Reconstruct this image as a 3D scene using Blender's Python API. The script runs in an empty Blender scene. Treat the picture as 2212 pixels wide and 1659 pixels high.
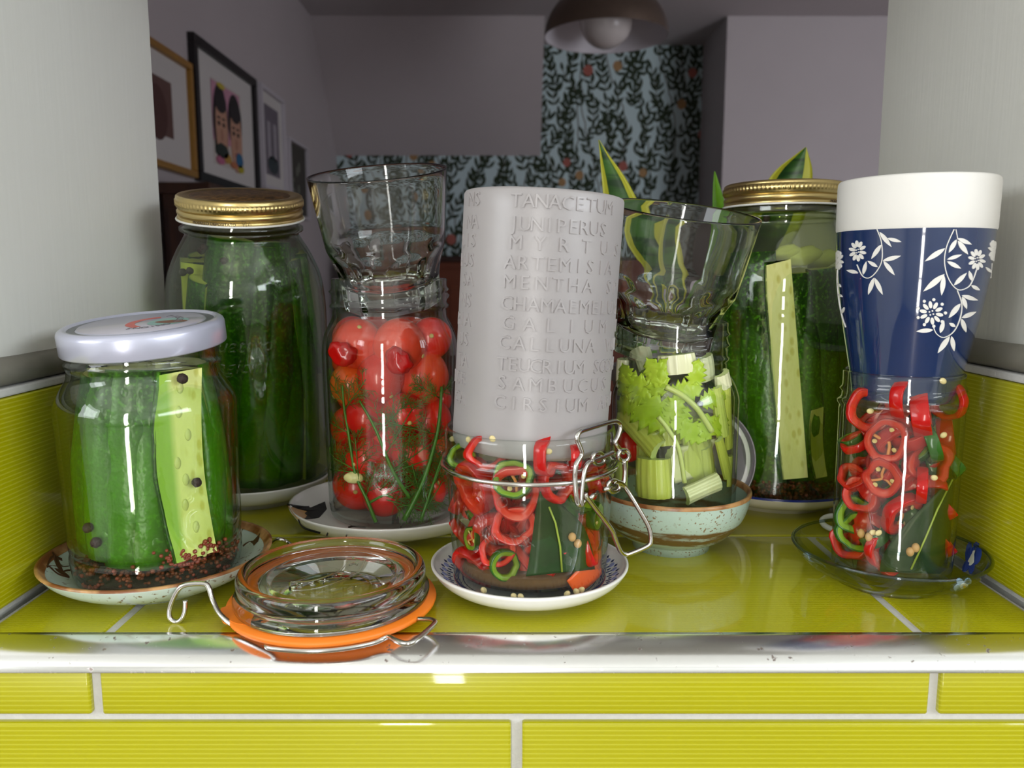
import bpy, bmesh, math, random
import numpy as np
from mathutils import Vector, Matrix, noise
random.seed(7)
R = random.random
def U(a, b): return a + (b - a) * random.random()
rad = math.radians
K = 1.1                      # working units are the 16 cm eye height above the sill; K turns them into metres
F = 1725.0; PITCH = rad(7.8); H = 0.160
S = bpy.context.scene
COL = S.collection
# ------------------------------------------------------------------ camera, world, lights
cam = bpy.data.objects.new('camera', bpy.data.cameras.new('camera')); COL.objects.link(cam)
cam.location = (0, 0, H * K); cam.rotation_euler = (math.pi / 2 - PITCH, 0, 0)
cam.data.sensor_width = 36; cam.data.lens = 36 * F / 2212
cam.data.clip_start = 0.01; cam.data.clip_end = 50
cam.data.dof.use_dof = True; cam.data.dof.focus_distance = 0.46; cam.data.dof.aperture_fstop = 12
S.camera = cam
W = bpy.data.worlds.new('world'); S.world = W; W.use_nodes = True
W.node_tree.nodes['Background'].inputs[0].default_value = (0.75, 0.85, 1, 1)
W.node_tree.nodes['Background'].inputs[1].default_value = 0.6
def area(name, loc, look, sx, sy, power, col):
    l = bpy.data.lights.new(name, 'AREA'); l.shape = 'RECTANGLE'; l.size = sx * K; l.size_y = sy * K
    l.energy = power; l.color = col
    o = bpy.data.objects.new(name, l); COL.objects.link(o)
    o.location = Vector(loc) * K
    o.rotation_euler = (Vector(look) - Vector(loc)).to_track_quat('-Z', 'Z').to_euler()
    return o
# daylight from outside the picture, each pane in the plane of its wall: a narrow glazed door at the far end of the kitchen,
# kitchen windows on the right and on the left, and the dining room's own window beyond the hatch wall
for nm, z in (('lowest', -0.62), ('lower', -0.16), ('upper', 0.30), ('highest', 0.76)):
    area('kitchen_glazed_door_%s_pane_offscreen' % nm, (-0.35, -2.09, z), (-0.35, 0, z), 0.16, 0.42, 5.6, (1, 0.98, 0.95))
for nm, y in (('near', -0.55), ('middle', -1.0), ('far', -1.45)):
    area('kitchen_window_right_%s_pane_offscreen' % nm, (1.59, y, 0.62), (0, y, 0.62), 0.36, 1.1, 8.6, (0.86, 0.93, 1))
area('kitchen_window_left_offscreen', (-1.59, -0.7, 0.62), (0, -0.7, 0.62), 0.7, 1.1, 14, (0.90, 0.95, 1))
area('dining_window_offscreen', (2.05, 0.585, 0.35), (2.05, 3, 0.35), 0.8, 1.1, 20, (0.92, 0.93, 1))
vs = S.view_settings; vs.view_transform = 'Standard'; vs.look = 'None'; vs.exposure = 0.35; vs.gamma = 1; vs.use_curve_mapping = False
cy = S.cycles
cy.use_denoising = True; cy.max_bounces = 12; cy.diffuse_bounces = 3; cy.glossy_bounces = 3
cy.transmission_bounces = 10; cy.use_adaptive_sampling = True; cy.adaptive_threshold = 0.06; cy.adaptive_min_samples = 20; cy.transparent_max_bounces = 40; cy.caustics_refractive = True; cy.caustics_reflective = True
cy.sample_clamp_indirect = 6; cy.blur_glossy = 0.6
# ------------------------------------------------------------------ pixel rays
EYE = Vector((0, 0, H))
def ray(px, py):
    x = (px - 1106) / F; y = -(py - 829.5) / F
    return Vector((x, math.cos(PITCH) + math.sin(PITCH) * y, -math.sin(PITCH) + math.cos(PITCH) * y))
def onz(px, py, z=0.0):
    d = ray(px, py); return EYE + d * ((z - H) / d.z)
def ony(px, py, Y):
    d = ray(px, py); return EYE + d * (Y / d.y)
def onx(px, py, X):
    d = ray(px, py); return EYE + d * (X / d.x)
# ------------------------------------------------------------------ objects
def put(o, M=None, parent=None):
    COL.objects.link(o)
    M = (M or Matrix()).copy(); M.translation = M.translation * K
    if parent is not None: o.parent = parent
    o.matrix_basis = M
    return o
def tag(o, label=None, cat=None, group=None, kind=None):
    for k, v in (('label', label), ('category', cat), ('group', group), ('kind', kind)):
        if v: o[k] = v
    return o
def mesh(name, verts, faces, mats, smooth=True, fm=None):
    me = bpy.data.meshes.new(name)
    me.from_pydata([(v[0] * K, v[1] * K, v[2] * K) for v in verts], [], faces)
    for m in (mats if isinstance(mats, (list, tuple)) else [mats]): me.materials.append(m)
    if fm is not None: me.polygons.foreach_set('material_index', fm)
    if smooth: me.polygons.foreach_set('use_smooth', [True] * len(me.polygons))
    me.update()
    return me
def mk(name, vf, mats, parent=None, M=None, smooth=True, fm=None):
    return put(bpy.data.objects.new(name, mesh(name, vf[0], vf[1], mats, smooth, fm)), M, parent)
def empty(name, M, label=None, cat=None, group=None):
    o = bpy.data.objects.new(name, None); o.empty_display_size = 0.02
    put(o, M); return tag(o, label, cat, group)
def struct(o): o['kind'] = 'structure'; return o
def T(*v): return Matrix.Translation(Vector(v if len(v) > 1 else v[0]))
def RX(a): return Matrix.Rotation(rad(a), 4, 'X')
def RY(a): return Matrix.Rotation(rad(a), 4, 'Y')
def RZ(a): return Matrix.Rotation(rad(a), 4, 'Z')
# ------------------------------------------------------------------ shapes: every one returns (verts, faces)
def box(x0, x1, y0, y1, z0, z1, bev=0):
    v = [(x, y, z) for x in (x0, x1) for y in (y0, y1) for z in (z0, z1)]
    f = [(0, 1, 3, 2), (4, 6, 7, 5), (0, 4, 5, 1), (2, 3, 7, 6), (0, 2, 6, 4), (1, 5, 7, 3)]
    if not bev: return v, f
    bm = bmesh.new()
    vv = [bm.verts.new(p) for p in v]
    for q in f: bm.faces.new([vv[i] for i in q])
    bmesh.ops.bevel(bm, geom=bm.edges[:] , offset=bev, segments=2, profile=0.5, affect='EDGES')
    bm.verts.index_update()
    r = [tuple(x.co) for x in bm.verts], [tuple(x.index for x in q.verts) for q in bm.faces]
    bm.free(); return r
def join(*parts):
    V = []; Fc = []
    for v, f in parts:
        n = len(V); V += [tuple(p) for p in v]; Fc += [tuple(i + n for i in q) for q in f]
    return V, Fc
def xf(vf, M): return [tuple(M @ Vector(p)) for p in vf[0]], vf[1]
def lathe(prof, seg=64, closed=False, rf=None):
    """profile of (r, z); ends with r = 0 close to a point; rf(i, j, a, r, z) may bend the radius"""
    V = []; Fc = []; rows = []
    for j, (r, z) in enumerate(prof):
        if r < 1e-7:
            V.append((0, 0, z)); rows.append([len(V) - 1]); continue
        row = []
        for i in range(seg):
            a = 2 * math.pi * i / seg; q = rf(i, j, a, r, z) if rf else r
            V.append((q * math.cos(a), q * math.sin(a), z)); row.append(len(V) - 1)
        rows.append(row)
    n = len(rows)
    for j in range(n if closed else n - 1):
        A = rows[j]; B = rows[(j + 1) % n]
        for i in range(seg):
            k = (i + 1) % seg
            if len(A) == 1 and len(B) == 1: break
            if len(A) == 1: Fc.append((A[0], B[k], B[i]))
            elif len(B) == 1: Fc.append((A[i], A[k], B[0]))
            else: Fc.append((A[i], A[k], B[k], B[i]))
    return V, Fc
def tube(pts, r, seg=8, closed=False, taper=None):
    P = [Vector(p) for p in pts]; n = len(P); V = []; Fc = []
    up = None
    for i in range(n):
        a = P[i - 1] if (i or closed) else P[0]; b = P[(i + 1) % n] if (i < n - 1 or closed) else P[-1]
        t = (b - a).normalized()
        if up is None:
            up = t.orthogonal().normalized()
        else:
            up = (up - t * up.dot(t)); up = up.normalized() if up.length > 1e-9 else t.orthogonal().normalized()
        s = t.cross(up); rr = r * (taper(i / (n - 1)) if taper else 1)
        for k in range(seg):
            an = 2 * math.pi * k / seg
            V.append(P[i] + up * (math.cos(an) * rr) + s * (math.sin(an) * rr))
    for i in range(n if closed else n - 1):
        for k in range(seg):
            a = i * seg + k; b = i * seg + (k + 1) % seg; c = ((i + 1) % n) * seg
            Fc.append((a, b, c + (k + 1) % seg, c + k))
    if not closed:
        Fc.append(tuple(range(seg - 1, -1, -1))); Fc.append(tuple((n - 1) * seg + k for k in range(seg)))
    return [tuple(v) for v in V], Fc
def smooth(pts, n=6, closed=False):
    P = [Vector(p) for p in pts]; m = len(P); out = []
    for i in range(m if closed else m - 1):
        g = lambda k: P[k % m] if closed else P[max(0, min(m - 1, k))]
        a, b, c, d = g(i - 1), g(i), g(i + 1), g(i + 2)
        for s in range(n):
            t = s / n
            out.append(0.5 * ((2 * b) + (c - a) * t + (2 * a - 5 * b + 4 * c - d) * t * t + (3 * b - a - 3 * c + d) * t ** 3))
    if not closed: out.append(P[-1])
    return out
def sphere(r, nu=18, nv=12, sq=(1, 1, 1), nz=0, sc=1.0):
    V, Fc = lathe([(r * math.sin(math.pi * j / nv) if 0 < j < nv else 0, -r * math.cos(math.pi * j / nv)) for j in range(nv + 1)], nu)
    o = []
    for p in V:
        q = Vector(p); k = 1 + nz * noise.noise(q / r * sc)
        o.append((q.x * k * sq[0], q.y * k * sq[1], q.z * k * sq[2]))
    return o, Fc
def sheet(rows, thick=None):
    """grid of points; thick = function point -> inward offset vector"""
    n = len(rows); m = len(rows[0]); V = [tuple(p) for r in rows for p in r]; Fc = []
    for i in range(n - 1):
        for j in range(m - 1): Fc.append((i * m + j, i * m + j + 1, (i + 1) * m + j + 1, (i + 1) * m + j))
    if thick:
        o = n * m; V += [tuple(Vector(p) + thick(Vector(p))) for r in rows for p in r]
        Fc += [tuple(o + k for k in reversed(q)) for q in Fc[:]]
        bd = [(0, j) for j in range(m)] + [(i, m - 1) for i in range(1, n)] + [(n - 1, j) for j in range(m - 2, -1, -1)] + [(i, 0) for i in range(n - 2, 0, -1)]
        ids = [i * m + j for i, j in bd]
        for k in range(len(ids)):
            a, b = ids[k], ids[(k + 1) % len(ids)]; Fc.append((b, a, a + o, b + o))
    return V, Fc
def slab(top, bot):
    """closed prism between two matching outlines"""
    n = len(top)
    return [tuple(p) for p in top] + [tuple(p) for p in bot], [tuple(range(n)), tuple(range(2 * n - 1, n - 1, -1))] + [(i, n + i, n + (i + 1) % n, (i + 1) % n) for i in range(n)]
def text2d(s, size=1.0, depth=0.0, shear=0.0, res=2, bold=0.0):
    c = bpy.data.curves.new('t', 'FONT'); c.body = s; c.size = 1.0; c.extrude = depth / size; c.shear = shear; c.resolution_u = res; c.offset = bold / size
    o = bpy.data.objects.new('t', c); COL.objects.link(o)
    dg = bpy.context.evaluated_depsgraph_get(); me = bpy.data.meshes.new_from_object(o.evaluated_get(dg))
    bm = bmesh.new(); bm.from_mesh(me); bmesh.ops.remove_doubles(bm, verts=bm.verts[:], dist=1e-4); bmesh.ops.triangulate(bm, faces=bm.faces[:]); bm.to_mesh(me); bm.free()
    V = [tuple(v.co * size) for v in me.vertices]; Fc = [tuple(p.vertices) for p in me.polygons]
    bpy.data.objects.remove(o); bpy.data.curves.remove(c); bpy.data.meshes.remove(me)
    return V, Fc
# ------------------------------------------------------------------ materials
def srgb(r, g, b):
    f = lambda c: c / 12.92 if c <= 0.04045 else ((c + 0.055) / 1.055) ** 2.4
    return (f(r / 255), f(g / 255), f(b / 255), 1)
class NT:
    def __init__(s, name):
        s.m = bpy.data.materials.new(name); s.m.use_nodes = True; s.t = s.m.node_tree; s.t.nodes.clear()
        s.out = s.n('ShaderNodeOutputMaterial')
    def n(s, typ, ins=None, **kw):
        x = s.t.nodes.new(typ)
        for k, v in kw.items(): setattr(x, k, v)
        for k, v in (ins or {}).items():
            if hasattr(v, 'is_output') : s.t.links.new(v, x.inputs[k])
            else: x.inputs[k].default_value = v
        return x
    def math(s, op, a, b=0.0, clamp=False):
        return s.n('ShaderNodeMath', {0: a, 1: b}, operation=op, use_clamp=clamp).outputs[0]
    def mix(s, f, a, b):
        return s.n('ShaderNodeMix', {0: f, 6: a, 7: b}, data_type='RGBA').outputs[2]
    def ramp(s, f, lo, hi):
        return s.n('ShaderNodeMapRange', {0: f, 1: lo, 2: hi, 3: 0.0, 4: 1.0}).outputs[0]
    def obj(s): return s.n('ShaderNodeTexCoord').outputs['Object']
    def noise(s, scale, detail=2.0, vec=None, rough=0.5, dist=0.0):
        return s.n('ShaderNodeTexNoise', {'Vector': vec or s.obj(), 'Scale': scale, 'Detail': detail, 'Roughness': rough, 'Distortion': dist}).outputs['Fac']
    def map(s, scale):
        return s.n('ShaderNodeMapping', {0: s.obj(), 3: scale}).outputs[0]
    def bump(s, h, strength=0.3, dist=0.001):
        return s.n('ShaderNodeBump', {'Height': h, 'Strength': strength, 'Distance': dist}).outputs[0]
    def pbsdf(s, **k):
        p = s.n('ShaderNodeBsdfPrincipled')
        for a, v in k.items():
            a = a.replace('_', ' ')
            if hasattr(v, 'is_output'): s.t.links.new(v, p.inputs[a])
            else: p.inputs[a].default_value = v
        s.t.links.new(p.outputs[0], s.out.inputs[0]); return s.m
    def end(s, sh): s.t.links.new(sh, s.out.inputs[0]); return s.m
def plain(name, col, rough=0.5, metal=0.0, var=0.12, scale=60, bump=0.0, spec=0.5, coat=0.0, **k):
    t = NT(name); n = t.noise(scale, 4)
    d = tuple(c * (1 - var) for c in col[:3]) + (1,); l = tuple(min(1, c * (1 + var)) for c in col[:3]) + (1,)
    kw = dict(Base_Color=t.mix(n, d, l), Roughness=rough, Metallic=metal, Specular_IOR_Level=spec, Coat_Weight=coat)
    if bump: kw['Normal'] = t.bump(t.noise(scale * 2, 4), bump)
    kw.update(k)
    return t.pbsdf(**kw)
def thin_glass(name, tint, edge, rough=0.012):
    """thin clear glass: passes light straight, mirrors more towards grazing, edges take the glass colour"""
    t = NT(name)
    lw = t.n('ShaderNodeLayerWeight', {'Blend': 0.5}).outputs['Facing']
    fr = t.math('ADD', t.math('MULTIPLY', t.math('POWER', lw, 4.5), 0.75), 0.045)
    col = t.mix(t.math('MULTIPLY', t.math('POWER', lw, 3.0), 0.9), tint, edge)
    tr = t.n('ShaderNodeBsdfTransparent', {0: col}).outputs[0]
    gl = t.n('ShaderNodeBsdfGlossy', {'Color': (1, 1, 1, 1), 'Roughness': rough}).outputs[0]
    return t.end(t.n('ShaderNodeMixShader', {0: fr, 1: tr, 2: gl}).outputs[0])
M_glass = thin_glass('jar_glass', (0.97, 0.985, 0.97, 1), (0.42, 0.50, 0.44, 1))
M_glass_green = thin_glass('greenish_jar_glass', (0.93, 0.965, 0.90, 1), (0.30, 0.40, 0.25, 1))
M_glass_saucer = thin_glass('saucer_glass', (0.92, 0.94, 0.93, 1), (0.34, 0.42, 0.42, 1))
def real_glass():
    t = NT('solid_clear_glass')
    return t.pbsdf(Base_Color=(0.985, 0.995, 0.985, 1), Roughness=0.0, IOR=1.46, Transmission_Weight=1.0, Normal=t.bump(t.noise(50, 2), 0.06, 0.001))
M_solid = real_glass()
def brine(name, col):
    t = NT(name); return t.end(t.n('ShaderNodeBsdfTransparent', {0: col}).outputs[0])
def frosted():
    t = NT('frosted_glass')
    c = t.mix(t.noise(18, 3), (0.50, 0.465, 0.47, 1), (0.62, 0.585, 0.59, 1))
    nb = t.bump(t.noise(900, 2), 0.15, 0.0004)
    d = t.n('ShaderNodeBsdfDiffuse', {0: c, 'Normal': nb}).outputs[0]
    tl = t.n('ShaderNodeBsdfTranslucent', {0: c}).outputs[0]
    tr = t.n('ShaderNodeBsdfTransparent', {0: (0.92, 0.92, 0.92, 1)}).outputs[0]
    g = t.n('ShaderNodeBsdfGlossy', {0: (1, 1, 1, 1), 'Roughness': 0.38}).outputs[0]
    a = t.n('ShaderNodeMixShader', {0: 0.42, 1: d, 2: tl}).outputs[0]
    a = t.n('ShaderNodeMixShader', {0: 0.10, 1: a, 2: tr}).outputs[0]
    return t.end(t.n('ShaderNodeMixShader', {0: 0.06, 1: a, 2: g}).outputs[0])
M_frost = frosted()
def tile_mat(name, axis):
    t = NT(name)
    x = t.n('ShaderNodeSeparateXYZ', {0: t.obj()}).outputs[axis]
    w = t.math('SINE', t.math('MULTIPLY', x, 2 * math.pi / 0.0024))
    w = t.ramp(w, 0.25, 0.95)
    n = t.noise(7, 3)
    base = t.mix(n, srgb(168, 163, 2), srgb(184, 179, 5))
    col = t.mix(t.math('MULTIPLY', w, 0.55), base, srgb(202, 199, 64))
    return t.pbsdf(Base_Color=col, Roughness=0.35, Specular_IOR_Level=0.35, Coat_Weight=0.8, Coat_Roughness=0.05, Normal=t.bump(w, 0.10, 0.0003))
M_tile_y = tile_mat('chartreuse_ribbed_tile_flat', 1)
M_tile_z = tile_mat('chartreuse_ribbed_tile_upright', 2)
M_grout = plain('white_grout', srgb(205, 203, 200), 0.9, var=0.10, scale=200, bump=0.3)
M_paint = plain('white_eggshell_paint', srgb(226, 225, 218), 0.45, var=0.03, scale=30)
def brushed_paint():
    t = NT('brush_marked_white_paint'); n = t.noise(40, 4, t.map((8, 8, 0.35)))
    return t.pbsdf(Base_Color=t.mix(n, srgb(221, 220, 213), srgb(227, 226, 220)), Roughness=0.5, Normal=t.bump(n, 0.12, 0.001))
M_reveal = brushed_paint()
M_trimgrey = plain('weathered_grey_moulding', srgb(126, 122, 112), 0.6, var=0.45, scale=28, bump=0.4)
def chrome():
    t = NT('polished_chrome'); s = t.ramp(t.noise(260, 5), 0.66, 0.72)
    return t.pbsdf(Base_Color=t.mix(s, (0.96, 0.96, 0.98, 1), (0.35, 0.30, 0.28, 1)), Metallic=1.0, Roughness=t.math('ADD', t.math('MULTIPLY', s, 0.4), 0.19), Normal=t.bump(t.noise(9, 1), 0.25, 0.004))
M_chrome = chrome()
M_wire = plain('bright_steel_wire', (0.62, 0.60, 0.58, 1), 0.18, 1.0, 0.1)
M_gold = plain('gold_lacquered_tin', (0.74, 0.57, 0.25, 1), 0.30, 1.0, 0.08)
M_silver = plain('pale_silver_enamel_lid', srgb(196, 198, 218), 0.28, 0.35, 0.04, coat=0.6)
M_white = plain('white_glazed_china', srgb(238, 236, 232), 0.12, var=0.02, coat=0.5)
M_cream = plain('cream_glazed_china', srgb(226, 220, 196), 0.18, var=0.04, coat=0.4)
M_plast = plain('white_plastic_liner', srgb(235, 235, 232), 0.4, var=0.02)
M_black = plain('black_print', srgb(22, 20, 20), 0.4)
M_dkprint = plain('dark_brown_print', srgb(62, 42, 26), 0.45)
M_orange = plain('orange_rubber', srgb(245, 128, 28), 0.45, var=0.05)
def skin_mat(name, dark, light, fleck=0.5):
    t = NT(name)
    n = t.noise(30, 3, t.map((2.2, 2.2, 0.25))); f = t.ramp(t.noise(420, 3), 0.54, 0.66)
    c = t.mix(t.ramp(n, 0.40, 0.62), dark, light)
    vo = t.n('ShaderNodeTexVoronoi', {'Vector': t.map((1, 1, 0.7)), 'Scale': 130.0}).outputs['Distance']; wart = t.math('SUBTRACT', 1.0, t.ramp(vo, 0.0, 0.28))
    c = t.mix(t.math('MULTIPLY', f, fleck), c, tuple(min(1, v * 2.0) for v in light[:3]) + (1,))
    return t.pbsdf(Base_Color=c, Roughness=0.28, Normal=t.bump(t.math('ADD', wart, t.noise(200, 2)), 0.5, 0.0012))
M_skin1 = skin_mat('bright_green_cucumber_skin', srgb(25, 68, 3), srgb(66, 120, 10), 0.35)
M_skin2 = skin_mat('dark_green_cucumber_skin', srgb(25, 68, 3), srgb(66, 120, 10), 0.5)
M_skin3 = skin_mat('flecked_green_cucumber_skin', srgb(24, 62, 4), srgb(68, 116, 14), 0.9)
def flesh_mat(name, a, b, c):
    t = NT(name)
    v = t.n('ShaderNodeTexVoronoi', {'Vector': t.map((1, 1, 0.5)), 'Scale': 210.0}, feature='F1').outputs['Distance']
    q = t.n('ShaderNodeSeparateXYZ', {0: t.obj()}); q = t.math('SQRT', t.math('ADD', t.math('POWER', q.outputs[0], 2.0), t.math('POWER', q.outputs[1], 2.0)))
    core = t.math('SUBTRACT', 1.0, t.ramp(q, 0.010, 0.013)); edge = t.ramp(q, 0.0165, 0.0205)
    col = t.mix(t.math('MULTIPLY', t.math('SUBTRACT', 1.0, t.ramp(v, 0.20, 0.40)), core), t.mix(t.noise(40, 3), a, b), c)
    col = t.mix(edge, col, srgb(150, 190, 70))
    return t.pbsdf(Base_Color=col, Roughness=0.3, Normal=t.bump(v, 0.25, 0.001))
M_flesh = flesh_mat('pale_cucumber_flesh', srgb(236, 236, 158), srgb(220, 226, 130), srgb(206, 204, 104))
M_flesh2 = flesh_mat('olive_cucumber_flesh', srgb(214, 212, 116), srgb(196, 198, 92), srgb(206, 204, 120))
M_seedw = plain('cucumber_seed', srgb(206, 210, 130), 0.35)
M_pepper = plain('black_peppercorn', srgb(44, 28, 20), 0.7, var=0.4, scale=400, bump=0.6)
M_mustard = plain('brown_mustard_seed', srgb(128, 52, 26), 0.4, var=0.45, scale=90)
M_mustdark = plain('dark_mustard_sediment', srgb(48, 20, 16), 0.7, var=0.5, scale=300, bump=0.6)
# ------------------------------------------------------------------ the hatch and its tiles
XL, XR = -0.2407, 0.2490           # tile faces of the two sides
YF, YB = 0.337, 0.572              # wall faces
def slabwall(name, *b, mat=None): return struct(mk(name, box(*b), mat or M_paint, smooth=False))
slabwall('wall_front_left', -1.6, XL - 0.0065, YF, YB, -0.9, 1.25, mat=M_reveal)
slabwall('wall_front_right', XR + 0.0065, 1.6, YF, YB, -0.9, 1.25, mat=M_reveal)
slabwall('wall_front_above', XL - 0.0065, XR + 0.0065, YF, YB, 0.40, 1.25, mat=M_reveal)
slabwall('wall_front_below', XL - 0.0065, XR + 0.0065, YF - 0.0, 0.74, -0.9, -0.0065, mat=M_grout)
slabwall('wall_front_extension', 1.6, 2.6, YF + 0.1, YB, -0.9, 1.25)
slabwall('wall_front_extension', -1.6, -0.79, 0.562, 0.58, -0.9, 1.25)
# sill: grout bed with separate tiles
sill = struct(mk('floor_sill', box(XL, XR, 0.3408, 0.74, -0.0065, -0.0012), M_grout, smooth=False))
def tile(parent, x0, x1, y0, y1, z0, z1, mat, pillow=False):
    c = ((x0 + x1) / 2, (y0 + y1) / 2, (z0 + z1) / 2)
    return mk('tile', box(x0 - c[0], x1 - c[0], y0 - c[1], y1 - c[1], z0 - c[2], z1 - c[2], 0.0011), mat, parent, T(c), smooth=pillow)
g = 0.0024
for y0, y1, cuts in ((0.3416, 0.4746, (XL, -0.1825, 0.1842, XR)), (0.4778, 0.6085, (XL, 0.0, XR)), (0.6115, 0.739, (XL, -0.1825, 0.1842, XR))):
    for a, b in zip(cuts[:-1], cuts[1:]): tile(sill, a + g, b - g, y0, y1, -0.006, 0.0, M_tile_y)
# front face below the chrome strip
face = struct(mk('wall_front_tiled', box(-0.80, 0.80, 0.3300, 0.3372, -0.42, -0.0085), M_grout, smooth=False))
for k, (z0, z1) in enumerate(((-0.0312, -0.0106), (-0.1265, -0.0350), (-0.2215, -0.1300), (-0.3165, -0.2250), (-0.4115, -0.3200))):
    off = 0.0005 if k % 2 == 0 else 0.1845
    xs = [off + 0.1842 + 0.3667 * i for i in range(-3, 3)]
    for a in xs:
        x0, x1 = max(a - 0.3667 + g, -0.79), min(a - g, 0.79)
        if x1 - x0 > 0.02: tile(face, x0, x1, 0.3272, 0.3330, z0, z1, M_tile_z, k == 0)
# chrome edging
pr = [(0.3414, -0.0030), (0.3413, -0.0004)]
for i in range(15):
    a = rad(30 + 60 * i / 14); pr.append((0.3587 - 0.0350 * math.sin(a), -0.0098 + 0.0118 * math.cos(a)))
pr += [(0.3237, -0.0100), (0.3290, -0.0103), (0.3414, -0.0060)]
V = []; Fc = []
nx = 24
for i in range(nx + 1):
    x = -0.8 + 1.6 * i / nx
    V += [(x, p[0], p[1]) for p in pr]
m = len(pr)
for i in range(nx):
    for j in range(m): Fc.append((i * m + j, i * m + (j + 1) % m, (i + 1) * m + (j + 1) % m, (i + 1) * m + j))
struct(mk('trim_1', (V, Fc), M_chrome))
# side tiles, white bead and grey moulding
for side, xt, xw, zt in (('left', XL, XL - 0.0065, 0.1022), ('right', XR, XR + 0.0065, 0.1072)):
    s = 1 if side == 'right' else -1
    bk = struct(mk('trim_side_' + side, box(min(xt, xw) , max(xt, xw), 0.338, 0.5715, zt, zt + 0.0042, 0.001), M_grout, smooth=False))
    lo, hi = min(xt, xw), max(xt, xw)
    base = struct(mk('wall_side_' + side, box(lo + (0.003 if s > 0 else 0), hi - (0.003 if s < 0 else 0), 0.338, 0.5715, 0.0, zt), M_grout, smooth=False))
    for y0, y1 in ((0.3385, 0.4746), (0.4778, 0.5710)): tile(base, lo, hi, y0, y1, 0.0034, zt - 0.0003, M_tile_z)
    prof = [(xw, zt + 0.0042)] + [(xw - s * 0.0075 * math.sin(rad(a)), zt + 0.0112 - 0.0070 * math.cos(rad(a))) for a in range(15, 180, 15)] + [(xw, zt + 0.0182)]
    rows = [[(p[0], 0.338 + 0.234 * i / 12 , p[1] + 0.0004 * noise.noise(Vector((i * 0.9, j, s)))) for j, p in enumerate(prof)] for i in range(13)]
    struct(mk('trim_moulding_' + side, sheet(rows), M_trimgrey))
# ------------------------------------------------------------------ kitchen shell behind the camera (seen only in reflections)
M_kfloor = plain('kitchen_floor', srgb(120, 108, 96), 0.6, var=0.2, scale=4)
struct(mk('floor_kitchen', box(-1.6, 1.6, -2.1, YF, -0.95, -0.90), M_kfloor, smooth=False))
struct(mk('ceiling_kitchen', box(-1.6, 1.6, -2.1, YF, 1.25, 1.30), M_paint, smooth=False))
slabwall('wall_kitchen_left', -1.65, -1.6, -2.1, YF, -0.95, 1.30)
slabwall('wall_kitchen_right', 1.6, 1.65, -2.1, YF, -0.95, 1.30)
slabwall('wall_kitchen_back', -1.65, 1.65, -2.15, -2.1, -0.95, 1.30)
# ------------------------------------------------------------------ dining room beyond the hatch
M_dwall = plain('lilac_grey_wall_paint', srgb(198, 191, 192), 0.7, var=0.03, scale=6)
M_dceil = plain('pale_grey_ceiling_paint', srgb(198, 192, 193), 0.8, var=0.03, scale=6)
M_dfloor = plain('brown_floor_boards', srgb(110, 80, 56), 0.5, var=0.2, scale=6)
XW, YW, ZC = -0.79, 3.70, 1.165
struct(mk('floor', box(-0.84, 2.6, 0.575, 3.8, -0.95, -0.90), M_dfloor, smooth=False))
struct(mk('ceiling', box(-0.84, 2.6, 0.575, 3.8, ZC, ZC + 0.05), M_dceil, smooth=False))
struct(mk('wall_left', box(-0.84, XW, 0.575, 3.8, -0.90, ZC), M_dwall, smooth=False))
struct(mk('wall_right', box(2.55, 2.6, 0.575, 3.8, -0.90, ZC), M_dwall, smooth=False))
struct(mk('wall_return', box(0.846, 2.55, 3.30, 3.75, -0.90, ZC), M_dwall, smooth=False))
M_wallpaper = plain('pale_blue_wallpaper_ground', srgb(206, 228, 230), 0.8, var=0.04, scale=5)
wback = struct(mk('wall_back', box(XW, 0.846, YW, 3.75, -0.90, ZC), M_wallpaper, smooth=False))
sl = [(XW, 3.295, ZC), (XW, 3.70, ZC), (XW, 3.70, 0.690), (0.128, 3.295, ZC), (0.128, 3.70, ZC), (0.128, 3.70, 0.690)]
struct(mk('ceiling_slope', (sl, [(0, 2, 1), (3, 4, 5), (0, 3, 5, 2), (0, 1, 4, 3), (1, 2, 5, 4)]), M_dwall, smooth=False))
# printed foliage of the wallpaper: leaves, stems and round fruit
M_wleaf = plain('wallpaper_leaf_print', srgb(44, 58, 36), 0.8, var=0.2, scale=3)
M_wstem = plain('wallpaper_stem_print', srgb(78, 66, 48), 0.8)
M_wfruit = plain('wallpaper_fruit_print', srgb(178, 104, 92), 0.8, var=0.3, scale=20)
M_wfruit2 = plain('wallpaper_pale_fruit_print', srgb(176, 140, 96), 0.8, var=0.3, scale=20)
lv, st, fr, f2 = ([], []), ([], []), ([], []), ([], [])
def add(acc, pts):
    n = len(acc[0]); acc[0].extend(pts); acc[1].append(tuple(range(n, n + len(pts))))
def leaf_poly(x, z, a, L, w, y, bend=0.25, n=4):
    L1, L2 = [], []
    for i in range(n + 1):
        t = i / n; ww = w * math.sin(math.pi * min(1, t * 0.95 + 0.05)) ** 0.8; aa = a + bend * (t - 0.3)
        cx = x + math.cos(aa) * L * t; cz = z + math.sin(aa) * L * t
        L1.append((cx - math.sin(aa) * ww, y, cz + math.cos(aa) * ww)); L2.append((cx + math.sin(aa) * ww, y, cz - math.cos(aa) * ww))
    return L1 + L2[::-1]
rw = random.Random(3)
x = -0.86
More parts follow.
